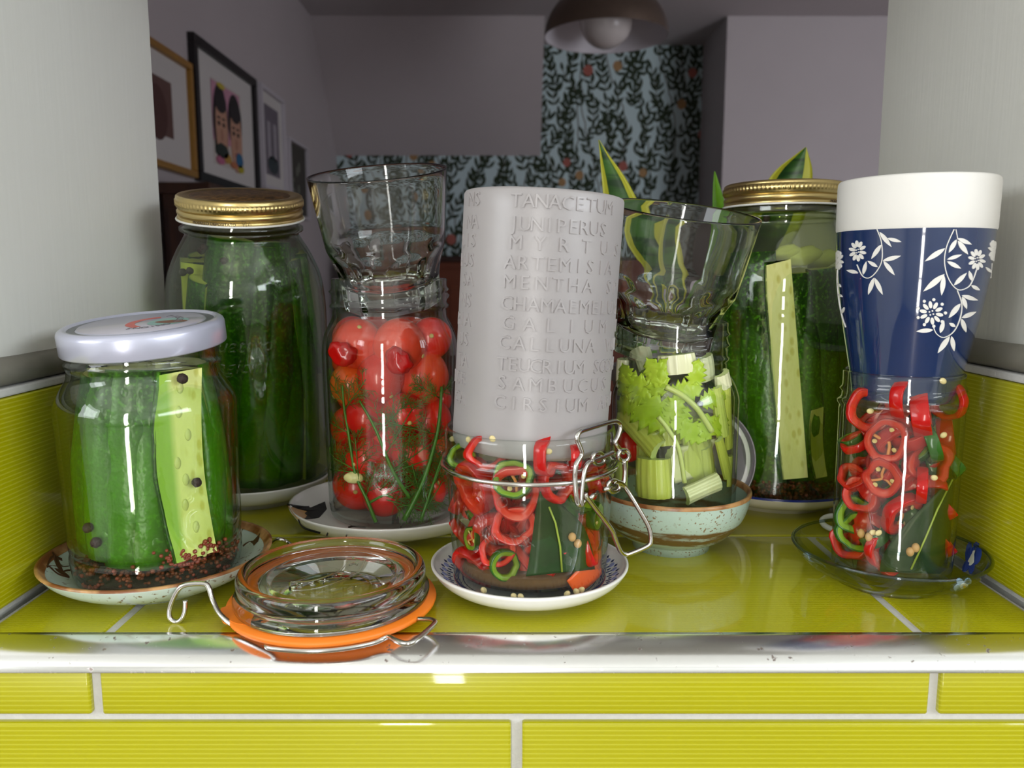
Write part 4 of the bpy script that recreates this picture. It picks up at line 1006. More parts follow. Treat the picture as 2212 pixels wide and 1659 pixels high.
lev = smooth([wpt(*p, -0.0022) for p in ((1264, 1066), (1272, 1080), (1318, 1140), (1328, 1162), (1340, 1190), (1350, 1197), (1364, 1195), (1398, 1180), (1406, 1168), (1402, 1140), (1380, 1100), (1352, 1055), (1340, 1043), (1326, 1040))], 6)
mk('lever', join(tube(lev, 0.0012, 10), coil(1325, 1050, 13, -0.002), tube([wpt(1305, 1057, -0.003), wpt(1330, 1052, -0.002)], 0.0011, 8), tube([wpt(1274, 1076, -0.003), wpt(1290, 1063, -0.001)], 0.0011, 8)), M_wire, e)
G4r, G4g = 'red chilli rings in the swing top jar', 'green chilli rings in the swing top jar'
L4r, L4g = 'red chilli ring in swing jar', 'green chilli ring in swing jar'
def Rin4(z): return Rj4(z) - 0.0028
s4 = 0.375 / F
for x, y, r, c, tl, web in ((1115, 1062, 62, 'r', (8, 0), 0), (1110, 1034, 46, 'g', (0, 20), 2), (1030, 1050, 60, 'r', (0, -15), 0), (1112, 1135, 50, 'r', (10, 10), 0), (1022, 1222, 52, 'r', (20, -30), 0), (1020, 1163, 28, 'g', (0, 0), 3), (1075, 1190, 42, 'r', (30, 20), 0), (978, 1075, 42, 'r', (0, 30), 0), (1290, 1025, 46, 'r', (0, 20), 0), (1285, 1115, 32, 'g', (0, 0), 1), (1000, 985, 34, 'g', (50, 0), 0), (1050, 978, 44, 'r', (60, 10), 0), (1180, 985, 46, 'r', (55, 0), 0), (1200, 1040, 44, 'r', (20, 10), 0), (1240, 985, 36, 'r', (60, 0), 0), (985, 1150, 36, 'r', (0, -40), 0), (1090, 1220, 36, 'g', (40, 0), 0), (1270, 1180, 40, 'r', (20, 20), 0)):
    r0 = r * s4; p = J4.hit(x, y, lambda z: min(Rin4(z) - r0 * 0.28 - 0.001, math.sqrt(Rin4(z) ** 2 - r0 * r0) - 0.28 * r0))
    chilli_ring(J4, p, r0, L4r if c == 'r' else L4g, G4r if c == 'r' else G4g, RED if c == 'r' else GRN, tl, web=web, sq=U(0.8, 1.0))
for i in range(46):
    a = U(180, 360) if i % 3 else U(0, 360); rr = U(0.018, 0.0275) if i % 3 else U(0, 0.02); c = i % 5; p = Vector((rr * math.cos(rad(a)), rr * math.sin(rad(a)), 0.016 + 0.046 * i / 46))
    chilli_ring(J4, p + Vector((1e-5, 0, 0)), U(0.0095, 0.0135), L4r if c else L4g, G4r if c else G4g, RED if c else GRN, (U(-60, 60), U(-60, 60)), sq=U(0.75, 1))
M_carrot = plain('orange_pepper_flesh', srgb(226, 92, 26), 0.3, var=0.12)
leaf_on_wall(J4, [(1225, 1255), (1255, 1225), (1290, 1195), (1310, 1165)], [(1245, 1285), (1275, 1265), (1300, 1240), (1312, 1210)], 0.0372, M_carrot, 'pepper_strip', 'orange pepper strip low in the swing top jar', 'pepper')
leaf_on_wall(J4, [(1166, 1062), (1158, 1100), (1150, 1160), (1142, 1215), (1136, 1245)], [(1172, 1062), (1230, 1105), (1262, 1140), (1280, 1190), (1285, 1230)], 0.0378, M_bay, 'bay_leaf', 'dark green bay leaf in the swing top jar', 'leaf', rib=[(1186, 1095), (1200, 1130), (1210, 1180), (1214, 1235)])
for p in ((1236, 1160), (1248, 1174)): tag(mk('coriander_seed', sphere(0.0019, 12, 8, (1, 1, 1.15)), M_coriander, None, J4.M @ T(J4.hit(*p, 0.0388))), 'tan coriander seed on the bay leaf in swing top jar', 'seed', 'coriander seeds in the swing top jar')
for p in ((1013, 950), (1064, 948), (976, 948), (1185, 975), (1165, 970), (1045, 1275), (1110, 1288), (1125, 1289), (1225, 1283), (1245, 1278), (1256, 1274)): tag(mk('chilli_seed', sphere(0.0016, 10, 7, (1.1, 0.5, 0.9)), M_chseed, None, J4.M @ T(J4.hit(*p, 0.0388)) @ RY(U(-60, 60))), 'loose cream chilli seed in the swing top jar', 'seed', 'loose seeds in the swing top jar')
tag(mk('spice_sediment', lathe([(0, 0.0068), (0.0355, 0.0068), (0.0362, 0.0100), (0.034, 0.0125), (0.02, 0.0130), (0, 0.0130)], 48), plain('brown_spice_sediment', srgb(104, 78, 52), 0.8, var=0.4, scale=250), None, J4.M), 'brown spice sediment at the bottom of swing top jar', 'spice', kind='stuff')
brine_obj(J4, [(0, 0.0072), (0.0364, 0.0075), (0.0380, 0.035), (0.0388, 0.058), (0.0395, 0.0700), (0, 0.0700)], B_amber, 'amber brine in the swing top jar')
# frosted cup standing in the jar mouth
fr_ = T(0.0085, 0.3950, 0.0745) @ RY(3.3)
FG = Frame(0, 0, 0); FG.M = fr_; FG.I = fr_.inverted()
e = empty('frosted_glass', fr_, 'tall frosted glass embossed with plant names in swing top jar', 'glass')
Rf = 0.0386; Hf = 0.1235
pf = [(0, 0.0005), (0.034, 0.0), (0.0378, 0.0014), (Rf, 0.0045)] + [(Rf, 0.0045 + (Hf - 0.0060) * i / 14) for i in range(1, 15)] + [(Rf - 0.0006, Hf - 0.0004), (Rf - 0.0016, Hf), (Rf - 0.0026, Hf - 0.0006), (Rf - 0.0030, Hf - 0.003), (Rf - 0.0030, 0.010), (0.030, 0.0062), (0, 0.006)]
mk('cup', lathe(pf, 96), M_frost, e)
rows_ = [('TANACETUM', 1104, 447, 27.5, 'NS'), ('JUNIPERUS', 1098, 497, 26, 'NA'), ('MYRTUS', 1094, 537, 52, 'LIS'), ('ARTEMISIA', 1090, 580, 30, 'HUS'), ('MENTHA SP', 1087, 622, 35, 'SA'), ('CHAMAEMELUM', 1084, 668, 29, 'NS'), ('GALIUM V', 1081, 710, 46, 'RIA'), ('CALLUNA VULGARIS', 1078, 752, 33, 'US'), ('TEUCRIUM SCORODONIA', 1075, 798, 25, 'TA'), ('SAMBUCUS', 1071, 838, 37, 'NSE'), ('CIRSIUM ARVENSE', 1068, 880, 32, 'CA')]
for s_, px, py, pit, tail in rows_:
    p = FG.hit(px, py, Rf); th = math.degrees(math.atan2(p.y, p.x)); k = 0.362 / F
    sz = 0.0088
    mk('embossed_line', wrap_text(s_, lambda z: Rf, p.z, th, sz, 0.0005, 0.0001, pitch=pit * k), M_frost, e, smooth=False)
    p2 = FG.hit(px - 62, py - 4, Rf); th2 = math.degrees(math.atan2(p2.y, p2.x)) - math.degrees(len(tail) * 27 * k / Rf)
    mk('embossed_line', wrap_text(tail, lambda z: Rf, p2.z, th2, sz, 0.0005, 0.0001, pitch=27 * k), M_frost, e, smooth=False)
# ================================================================== jar 5: celery in a bowl
fs5 = Frame(0.0948, 0.4600, 0.0)
e = empty('bowl', fs5.M, 'speckled aqua bowl with brown rim holding the celery jar', 'bowl')
def bowl_mat():
    t = NT('aqua_glaze_with_brown_brush_band'); ob = t.obj(); z = t.n('ShaderNodeSeparateXYZ', {0: ob}).outputs[2]
    n = t.noise(520, 4); m2 = t.noise(30, 4); n3 = t.noise(60, 4, t.map((1, 1, 5)))
    spk = t.math('MULTIPLY', t.ramp(n, 0.60, 0.64), t.ramp(m2, 0.42, 0.55))
    base = t.mix(spk, t.mix(m2, srgb(170, 196, 184), srgb(192, 210, 200)), srgb(140, 118, 92))
    zz = t.math('ADD', z, t.math('MULTIPLY', t.math('SUBTRACT', m2, 0.5), 0.006))
    band = t.math('MULTIPLY', t.ramp(zz, 0.0105, 0.0118), t.math('SUBTRACT', 1.0, t.ramp(zz, 0.0212, 0.0224)))
    band = t.math('MULTIPLY', band, t.ramp(n3, 0.26, 0.46))
    return t.pbsdf(Base_Color=t.mix(band, base, srgb(112, 84, 54)), Roughness=0.25, Coat_Weight=0.4)
bp = [(0, 0.002), (0.0205, 0.002), (0.0212, 0.0), (0.0226, 0.0), (0.0230, 0.0040)] + curve_profile([(0.0250, 0.0052), (0.0330, 0.0100), (0.0405, 0.0190), (0.0440, 0.0280), (0.0452, 0.0352)], 4) + [(0.0449, 0.0360)] + curve_profile([(0.0436, 0.0356), (0.0424, 0.0285), (0.0388, 0.0200), (0.0315, 0.0125), (0.0230, 0.0090)], 4) + [(0, 0.0085)]
mk('dish', lathe(bp, 96), bowl_mat(), e)
mk('rim_band', lathe([(0.0455, 0.0340), (0.0455, 0.0354), (0.0450, 0.0363), (0.0434, 0.0358), (0.0428, 0.0330)], 96), M_brim, e)
J5 = Frame(0.0948, 0.4600, 0.0135)
e = empty('pickle_jar', J5.M, 'open glass jar of celery pieces and leaves in bowl', 'jar')
o5 = curve_profile([(0.0270, 0.0), (0.0315, 0.0012), (0.0345, 0.006), (0.0362, 0.015), (0.0366, 0.030), (0.0366, 0.070), (0.0364, 0.077), (0.0345, 0.0835), (0.0318, 0.0885), (0.0296, 0.0915), (0.0290, 0.0945)], 4) + [(0.0290, 0.0975), (0.0302, 0.0985), (0.0302, 0.0998), (0.0291, 0.1010), (0.0291, 0.1195)]
jar_body(e, dense(o5), M_glass, thread=[(0.1060, 0.0015, 3, 0.0010), (0.1120, 0.0013, 3, 0.0009)])
M_cel = []
for nm, a, b in (('celery_green', (190, 208, 96), (214, 224, 130)), ('pale_celery', (230, 232, 180), (240, 240, 204)), ('yellow_green_celery', (200, 214, 84), (222, 228, 120))):
    t = NT(nm); n = t.noise(60, 3, t.map((3, 3, 0.3))); M_cel.append(t.pbsdf(Base_Color=t.mix(n, srgb(*a), srgb(*b)), Roughness=0.3, Coat_Weight=0.2))
M_celend = plain('celery_cut_face', srgb(206, 220, 146), 0.4)
def celery(b, t, w, mat, label, group=None, r=None, flip=False, ribs=7):
    """crescent section celery stick between two pixels, w = width in pixels"""
    w2 = w * 0.45 / F / 2
    Bp, Tp = J5.hit(*b, 0.0338 - w2 * 0.75), J5.hit(*t, 0.0338 - w2 * 0.75)
    if r is not None: Bp, Tp = J5.hit(*b, r), J5.hit(*t, r)
    L = (Tp - Bp).length; n = ((Bp + Tp) * Vector((0.5, 0.5, 0))).normalized()
    if Vector((Bp.x + Tp.x, Bp.y + Tp.y, 0)).length > 1e-6: n = Vector((Bp.x + Tp.x, Bp.y + Tp.y, 0)).normalized()
    if flip: n = -n
    M = J5.M @ T(Bp) @ align(Tp - Bp, n)
    sec = []
    m = 28
    for j in range(m + 1):
        a = rad(-100 + 200 * j / m); rr = w2 * (1 + 0.045 * math.cos(a * ribs * 2)); sec.append((rr * math.cos(a) * 0.72, rr * math.sin(a)))
    for j in range(9):
        a = rad(88 - 176 * j / 8); sec.append((w2 * 0.45 * math.cos(a) * 0.7 - 0.0008, w2 * 0.72 * math.sin(a)))
    n_ = 8; V = []; Fc = []; c = len(sec)
    for i in range(n_ + 1):
        t_ = i / n_; k = 1 + 0.06 * math.sin(t_ * 3 + b[0]); V += [(x * k, y * k, L * t_) for x, y in sec]
    for i in range(n_):
        for j in range(c): Fc.append((i * c + j, i * c + (j + 1) % c, (i + 1) * c + (j + 1) % c, (i + 1) * c + j))
    if group: label = ('pale' if mat is M_cel[1] else 'green' if mat is M_cel[0] else 'lime') + label + ' ' + zone((Bp.z + Tp.z) / 2, 0.004, 0.090, math.hypot(Bp.x + Tp.x, Bp.y + Tp.y) < 0.045)
    e = empty('celery_piece', M, label, 'celery', group)
    mk('stalk', (V, Fc), mat, e)
    for i in (0, n_):
        q = V[i * c:(i + 1) * c]; ctr = 14
        pairs = []
        F2 = []
        for j in range(m): F2.append((j, j + 1, c - 1 - int((j + 1) * 8 / m), c - 1 - int(j * 8 / m)))
        F2 = [tuple(dict.fromkeys(f)) for f in F2]
        mk('cut_end', ([(x, y, z + (0.00005 if i else -0.00005)) for x, y, z in q], F2), M_celend, e, smooth=False)
    return e
GC = 'celery pieces in the celery jar'; LC = ' ribbed celery piece in celery jar'
celery((1425, 975), (1352, 890), 62, M_cel[2], 'thick green celery stick slanting under the leaves')
celery((1414, 1072), (1412, 988), 74, M_cel[2], 'upright green celery block with glare at the jar bottom')
celery((1455, 1005), (1558, 985), 80, M_cel[1], 'wide pale celery piece lying across the jar', flip=True, r=0.024)
celery((1582, 966), (1566, 835), 30, M_cel[2], LC, GC); celery((1560, 940), (1545, 835), 34, M_cel[0], LC, GC)
celery((1572, 1025), (1550, 945), 30, M_cel[2], LC, GC); celery((1480, 1072), (1550, 1040), 42, M_cel[1], LC, GC)
celery((1350, 1050), (1348, 995), 60, M_cel[0], LC, GC); celery((1464, 806), (1460, 765), 74, M_cel[1], 'thick white celery base near the jar neck')
celery((1345, 835), (1338, 775), 60, M_cel[1], LC, GC); celery((1582, 1050), (1588, 985), 22, M_cel[2], LC, GC); celery((1560, 835), (1556, 805), 48, M_cel[1], LC, GC)
celery((1380, 1060), (1390, 960), 60, M_cel[0], LC, GC, r=0.016); celery((1500, 1050), (1490, 900), 60, M_cel[0], LC, GC, r=0.015); celery((1520, 930), (1420, 860), 60, M_cel[1], LC, GC, r=0.012); celery((1560, 1040), (1520, 960), 50, M_cel[0], LC, GC, r=0.02)
M_celleaf = leaf_mat('lime_celery_leaf', srgb(170, 214, 30), srgb(212, 232, 84)); M_celstem = plain('pale_celery_stem', srgb(190, 206, 116), 0.35)
def leaflet(cx, cy, ang, L, w, r=0.0345):
    rows = []; n = 16; m = 8; sd = R() * 20
    for i in range(n + 1):
        t = i / n; row = []
        ww = w * (math.sin(math.pi * min(1, 0.08 + t * 0.92)) ** 0.6) * (1 + 0.28 * (((i * 1) % 3) - 1) * (0.4 if t < 0.1 else 1))
        for j in range(-m // 2, m // 2 + 1):
            s = j / (m / 2); lag = 0.10 * L * abs(s)
            x = cx + math.cos(rad(ang)) * (L * t - lag) - math.sin(rad(ang)) * ww * s; y = cy - math.sin(rad(ang)) * (L * t - lag) - math.cos(rad(ang)) * ww * s
            row.append(J5.hit(x, y, r - 0.0012 + 0.0011 * noise.noise(Vector((x * 0.06 + sd, y * 0.06, 0)))))
        rows.append(row)
    return sheet(rows, lambda p: Vector((-p.x, -p.y, 0)).normalized() * 0.00025)
e = empty('celery_leaf_sprig', J5.M, 'frilly lime green celery leaves with curved stem in jar', 'leaf')
mk('stem', tube(smooth([J5.hit(a, b, 0.0338) for a, b in ((1422, 900), (1445, 930), (1466, 970), (1479, 1043))], 5), 0.0013, 8), M_celstem, e)
for q in ((1445, 910, 152, 125, 40), (1400, 845, 170, 85, 30), (1430, 830, 120, 70, 24), (1400, 860, 135, 70, 26), (1390, 840, 160, 75, 26), (1420, 850, 95, 75, 24), (1375, 870, 190, 55, 20), (1410, 830, 60, 70, 22), (1360, 830, 110, 50, 18), (1445, 900, 60, 60, 22)): mk('leaflet', leaflet(*q), M_celleaf, e)
e = empty('celery_leaf_sprig', J5.M, 'small celery leaf sprig with pale diagonal stem in jar', 'leaf')
mk('stem', tube(smooth([J5.hit(a, b, 0.0336) for a, b in ((1438, 836), (1470, 852), (1505, 882), (1538, 932))], 5), 0.0016, 8), M_celstem, e)
for q in ((1535, 900, 255, 60, 22), (1520, 870, 25, 60, 20), (1500, 830, 80, 60, 20), (1455, 850, 10, 70, 24), (1470, 920, 330, 70, 24), (1545, 935, 60, 50, 18), (1475, 880, 250, 60, 24)): mk('leaflet', leaflet(*q, 0.0338), M_celleaf, e)
for b, t, w, m_ in (((1400, 800), (1388, 755), 50, 1), ((1520, 820), (1512, 770), 56, 1), ((1345, 960), (1340, 870), 40, 0), ((1520, 1000), (1500, 920), 60, 0), ((1440, 960), (1430, 880), 60, 2)):
    celery(b, t, w, M_cel[m_], LC, GC, r=0.021 if b[1] < 850 else 0.018)
tag(mk('red_pepper_piece', sphere(0.0085, 16, 12, (0.9, 0.6, 1.1), 0.15), M_redskin, None, J5.M @ T(J5.hit(1350, 965, 0.026))), 'bright red pepper piece beside slanting celery stick', 'pepper')
brine_obj(J5, [(0, 0.005), (0.0320, 0.007), (0.0340, 0.02), (0.0341, 0.070), (0.0318, 0.0815), (0.0270, 0.0900), (0, 0.0900)], B_pale, 'pale yellow brine in the celery jar')
tumbler(T(0.0868, 0.4665, 0.1160) @ RX(12) @ RY(6.0), 'clear faceted glass tumbler tilting on the celery jar')
# ================================================================== jar 7: chilli jar on a glass saucer with blue cup
fs7 = Frame(0.1985, 0.4060, 0.0)
e, zf7 = saucer('glass_saucer', fs7, 0.0475, 0.0180, 0.0270, M_glass_saucer, 'clear glass saucer with blue painted flowers under chilli jar', floor=0.0058, floor_r=0.031, thick=0.0026)
mk('rim_bead', lathe([(0.0474 + 0.0010 * math.cos(rad(a)), 0.0178 + 0.0009 * math.sin(rad(a))) for a in range(0, 360, 30)], 96, closed=True), thin_glass('blue_grey_rim_glass', (0.62, 0.70, 0.74, 1), (0.40, 0.48, 0.54, 1)), e)
mk('foot_bead', lathe([(0.0262 + 0.0008 * math.cos(rad(a)), 0.0010 + 0.0008 * math.sin(rad(a))) for a in range(0, 360, 30)], 96, closed=True), M_solid, e)
sf = dish_surf(fs7, zf7)
M_fb = plain('blue_flower_paint', srgb(36, 62, 150), 0.25); M_fl = plain('pale_blue_flower_paint', srgb(178, 200, 232), 0.25); M_fw = plain('white_flower_eye', srgb(238, 238, 226), 0.25); M_fy = plain('yellow_flower_dot', srgb(206, 160, 40), 0.3)
osf = interp([(0.003, 0.0300), (0.008, 0.0380), (0.013, 0.0435), (0.0178, 0.0475)])
def outer7(px, py):
    p = fs7.hit(px, py, osf); return p, Vector((p.x, p.y, -0.03)).normalized()
def dflower(cx, cy, a, b, m1, sf=sf):
    pet = []
    for k in range(5):
        t = 2 * math.pi * k / 5 + 0.3; pet.append(ellpx(cx + a * 0.55 * math.cos(t), cy + b * 0.55 * math.sin(t), a * 0.5, b * 0.45, 10, t))
    mk('painted_petals', decal(fs7, pet, 0.0003, 0.0004, sf), m1, e, smooth=False)
    mk('painted_eye', decal(fs7, [ellpx(cx, cy, a * 0.42, b * 0.42, 14)], 0.0005, 0.0004, sf), M_fw, e, smooth=False)
    mk('painted_dot', decal(fs7, [ellpx(cx, cy, a * 0.13, b * 0.13, 8)], 0.0007, 0.0004, sf), M_fy, e, smooth=False)
dflower(2101, 1187, 20, 15, M_fb); dflower(2082, 1266, 22, 17, M_fl, outer7); dflower(1738, 1207, 10, 16, M_fl, outer7)
J7 = Frame(0.2002, 0.4060, 0.0062)
e = empty('pickle_jar', J7.M, 'slim glass jar of red chilli rings on glass saucer', 'jar')
o7 = curve_profile([(0.0250, 0.0), (0.0282, 0.0012), (0.0291, 0.005), (0.0293, 0.02), (0.0296, 0.070), (0.0297, 0.0850)], 4) + [(0.0296, 0.0868), (0.0306, 0.0880), (0.0306, 0.0894), (0.0294, 0.0905), (0.0286, 0.0915), (0.0286, 0.1045)]
jar_body(e, dense(o7), M_glass, thread=[(0.0960, 0.0013, 3, 0.0010)])
G7r, G7g = 'red chilli rings in the slim jar', 'green chilli rings in the slim jar'
L7r, L7g = 'red chilli ring in slim jar', 'green chilli ring in slim jar'
s7 = 0.405 / F
for x, y, r, c, tl, web in ((1917, 951, 49, 'r', (0, 5), 3), (1906, 1032, 42, 'r', (5, -5), 3), (2004, 1000, 52, 'r', (-10, 15), 0), (1862, 1069, 40, 'r', (20, 20), 0), (1880, 885, 48, 'r', (55, 0), 0), (1990, 895, 52, 'r', (60, 10), 0), (2062, 945, 44, 'r', (0, 10), 3), (1850, 955, 34, 'r', (0, 55), 0), (1842, 1030, 34, 'r', (30, 30), 0), (1950, 1110, 46, 'r', (30, -20), 1), (1838, 1188, 46, 'r', (40, 20), 0), (1838, 950, 30, 'g', (0, 60), 0), (2010, 960, 44, 'g', (60, 20), 0), (1850, 1112, 44, 'g', (70, 10), 0), (1850, 1150, 42, 'g', (70, 15), 0), (2048, 1000, 40, 'g', (40, 40), 0), (1950, 860, 44, 'r', (70, 0), 0), (2050, 870, 40, 'r', (70, 0), 0), (2060, 1090, 40, 'r', (10, 40), 0), (2058, 1170, 40, 'r', (10, 40), 0), (1900, 1190, 40, 'r', (60, 0), 0), (1990, 1050, 40, 'r', (60, 0), 0)):
    r0 = r * s7; p = J7.hit(x, y, math.sqrt(0.0266 ** 2 - r0 * r0) - 0.30 * r0); p.z = max(p.z, 0.006 + r0 * 0.9)
    chilli_ring(J7, p, r0, L7r if c == 'r' else L7g, G7r if c == 'r' else G7g, RED if c == 'r' else GRN, tl, web=web, sq=U(0.8, 1.0))
for i in range(52):
    a = U(180, 360) if i % 3 else U(0, 180); rr = U(0.008, 0.0170); c = i % 4; p = Vector((rr * math.cos(rad(a)) + 1e-5, rr * math.sin(rad(a)), 0.010 + 0.074 * i / 52))
    chilli_ring(J7, p, U(0.009, 0.0115), L7r if c else L7g, G7r if c else G7g, RED if c else GRN, (U(-60, 60), U(-60, 60)), sq=U(0.75, 1))
leaf_on_wall(J7, [(2057, 1033), (2015, 1075), (1960, 1130), (1925, 1170), (1905, 1205), (1900, 1235)], [(2060, 1033), (2066, 1080), (2066, 1130), (2062, 1180), (2050, 1220), (2030, 1240)], 0.0264, M_bay, 'bay_leaf', 'dark green bay leaf with pale rib in slim jar', 'leaf', rib=[(2057, 1036), (2025, 1100), (1998, 1165), (1968, 1230)])
for p in ((1860, 1152), (1877, 1160), (1966, 1192), (1978, 1183)): tag(mk('coriander_seed', sphere(0.0019, 12, 8, (1, 1, 1.25)), M_coriander, None, J7.M @ T(J7.hit(*p, 0.0273))), 'tan coriander seed against the glass of slim jar', 'seed', 'coriander seeds in the slim jar')
for p in ((1886, 1150), (1898, 1151), (1880, 888), (2038, 940), (2037, 823), (2018, 1032)): tag(mk('chilli_seed', sphere(0.0017, 10, 7, (1.1, 0.5, 0.85)), M_chseed, None, J7.M @ T(J7.hit(*p, 0.0274)) @ RY(U(-40, 40))), 'loose cream chilli seed in the slim jar', 'seed', 'loose seeds in the slim jar')
brine_obj(J7, [(0, 0.005), (0.0265, 0.006), (0.0270, 0.08), (0.0262, 0.0880), (0, 0.0880)], B_amber, 'amber brine in the slim jar')
# blue and white cup
cM = T(0.2012, 0.4065, 0.0968)
CU = Frame(0, 0, 0); CU.M = cM; CU.I = cM.inverted()
e = empty('ceramic_cup', cM, 'blue and white ceramic cup with white flower sprigs', 'cup')
M_navy = plain('navy_blue_glaze', srgb(20, 44, 88), 0.08, var=0.10, scale=40, coat=1.0)
M_matt = plain('matt_white_bisque', srgb(232, 229, 224), 0.55, var=0.02)
cb = curve_profile([(0.0225, 0.0), (0.0245, 0.0015), (0.0258, 0.010), (0.0288, 0.026), (0.0325, 0.046), (0.0348, 0.063), (0.0357, 0.0780), (0.0360, 0.0845)], 5)
cw = [(0.0360, 0.0845), (0.0364, 0.0855), (0.0365, 0.095), (0.0366, 0.1060), (0.0364, 0.1085), (0.0358, 0.1094), (0.0350, 0.1090), (0.0346, 0.1075), (0.0344, 0.085), (0.0330, 0.062), (0.0270, 0.026), (0.0230, 0.010), (0, 0.008)]
bd = mk('navy_body', lathe([(0, 0.001), (0.0215, 0.001)] + cb, 96), M_navy, e); mk('white_band', lathe(cw, 96), M_matt, e)
crf = interp([(z, r) for r, z in cb])
def csurf(px, py):
    p = CU.hit(px, py, crf); n = Vector((p.x, p.y, 0)).normalized(); return p, n
def cd(name, polys): mk(name, decal(CU, polys, 0.00035, 0.0006, csurf), M_matt, bd, smooth=False)
def cz(x, y): return (1800 + x / 3.687, 360 + y / 3.687)
def zl(a, b, c, d, w): p, q = cz(a, b), cz(c, d); return leafpx(p[0], p[1], q[0], q[1], w * 0.78)
def zs(*pts, w=0.9): return strokepx([cz(*p) for p in pts], w)
def cflower(x, y, r, n, sq=1.0, dots=0):
    c = cz(x, y); P = []
    for k in range(n):
        t = 2 * math.pi * k / n + 0.2
        P.append(ellpx(c[0] + r * 0.66 * math.cos(t) * sq, c[1] + r * 0.66 * math.sin(t), r * 0.30, r * 0.15, 10, math.atan2(math.sin(t), math.cos(t) * sq)))
    for k in range(4):
        t = 1.57 * k + 0.5; P.append(ellpx(c[0] + r * 0.18 * math.cos(t) * sq, c[1] + r * 0.18 * math.sin(t), r * 0.07 * sq, r * 0.07, 7))
    for k in range(dots):
        t = 2 * math.pi * k / dots; P.append(ellpx(c[0] + r * 1.12 * math.cos(t), c[1] + r * 1.08 * math.sin(t), r * 0.13, r * 0.13, 8))
    cd('flower_relief', P)
cflower(196, 672, 24, 10, 0.75); cflower(1140, 740, 24, 10, 0.75); cflower(780, 1165, 27, 10, 1.0, 9); cflower(42, 745, 22, 10, 0.35); cflower(1272, 670, 24, 10, 0.3)
cd('sprig_relief', zs((350, 500), (385, 600), (390, 740), (350, 830), (290, 885), (235, 870), (190, 780)) + zs((195, 850), (110, 825), w=0.5) + [zl(370, 520, 465, 640, 6), zl(430, 570, 545, 600, 5), zl(385, 620, 305, 735, 6), zl(395, 750, 540, 710, 6), zl(400, 750, 490, 865, 6), zl(355, 800, 275, 750, 5), zl(240, 860, 265, 755, 5), zl(200, 845, 108, 825, 5), zl(325, 885, 280, 1020, 6), zl(330, 885, 395, 1020, 6)])
cd('sprig_relief', zs((960, 500), (900, 640), (885, 770), (920, 900), (990, 980), (1070, 960), (1110, 900), (1140, 815)) + zs((985, 985), (1020, 1090), (1010, 1200), (960, 1310), (880, 1360), (820, 1330), (795, 1270)) + zs((975, 500), (990, 580), w=0.7) + [zl(985, 570, 1100, 620, 6), zl(990, 590, 1070, 700, 7), zl(980, 580, 918, 685, 6), zl(890, 650, 728, 755, 7), zl(905, 740, 1022, 700, 5), zl(905, 755, 1015, 812, 6), zl(885, 855, 715, 995, 8), zl(880, 865, 860, 1025, 7), zl(960, 945, 1060, 845, 6), zl(1100, 910, 1080, 830, 5), zl(1095, 945, 1165, 985, 5), zl(1020, 1025, 1150, 1065, 6), zl(1025, 1035, 1060, 1135, 6), zl(1010, 1090, 918, 1205, 7), zl(1020, 1205, 1135, 1155, 6), zl(1018, 1210, 1055, 1320, 6), zl(970, 1275, 920, 1245, 5), zl(850, 1325, 880, 1225, 6), zl(795, 1300, 660, 1312, 6), zl(925, 1350, 830, 1485, 7), zl(940, 1350, 960, 1470, 6)])
cd('sprig_relief', zs((35, 820), (32, 930), (45, 1060), (70, 1190), (100, 1280), w=0.6) + [zl(35, 930, 62, 960, 3), zl(42, 1015, 74, 1040, 3), zl(70, 1170, 88, 1120, 3)])
cd('sprig_relief', zs((1262, 770), (1262, 890), w=0.5) + [zl(1258, 845, 1210, 800, 4)])
# ================================================================== loose swing top lid lying on the sill
LX, LY = -0.0865, 0.3690
LM = T(LX, LY, 0.0)
LF = Frame(LX, LY, 0.0)
e = empty('glass_jar_cover', LM, 'loose glass lid with orange rubber seal and wire clip', 'lid')
lp = [(0, 0.0075), (0.034, 0.0075), (0.0352, 0.0062), (0.0445, 0.0062), (0.0462, 0.0075), (0.0462, 0.0100), (0.0448, 0.0118), (0.0442, 0.0135), (0.0446, 0.0160), (0.0446, 0.0185), (0.0436, 0.0208), (0.0418, 0.0214), (0.0400, 0.0206), (0.0388, 0.0180), (0.0330, 0.0172), (0.0308, 0.0175), (0.0296, 0.0166), (0.0280, 0.0150), (0, 0.0148)]
lp = [lp[0]] + curve_profile(lp[1:-1], 3) + [lp[-1]]
mk('glass_disc', lathe(lp, 128), M_solid, e)
rg = [(0.0305, 0.0034), (0.0492, 0.0034), (0.0497, 0.0047), (0.0492, 0.0060), (0.0305, 0.0060)]
sl_ = mk('rubber_seal', lathe(rg, 96, closed=True), M_orange, e)
ta = rad(190)
tp = [LF.I @ onz(a, b, 0.0062) for a, b in ((520, 1300), (492, 1308), (478, 1313), (474, 1322), (482, 1334), (510, 1346), (545, 1352), (570, 1330))]
mk('pull_tab', slab(tp, [p - Vector((0, 0, 0.0027)) for p in tp]), M_orange, sl_, smooth=False)
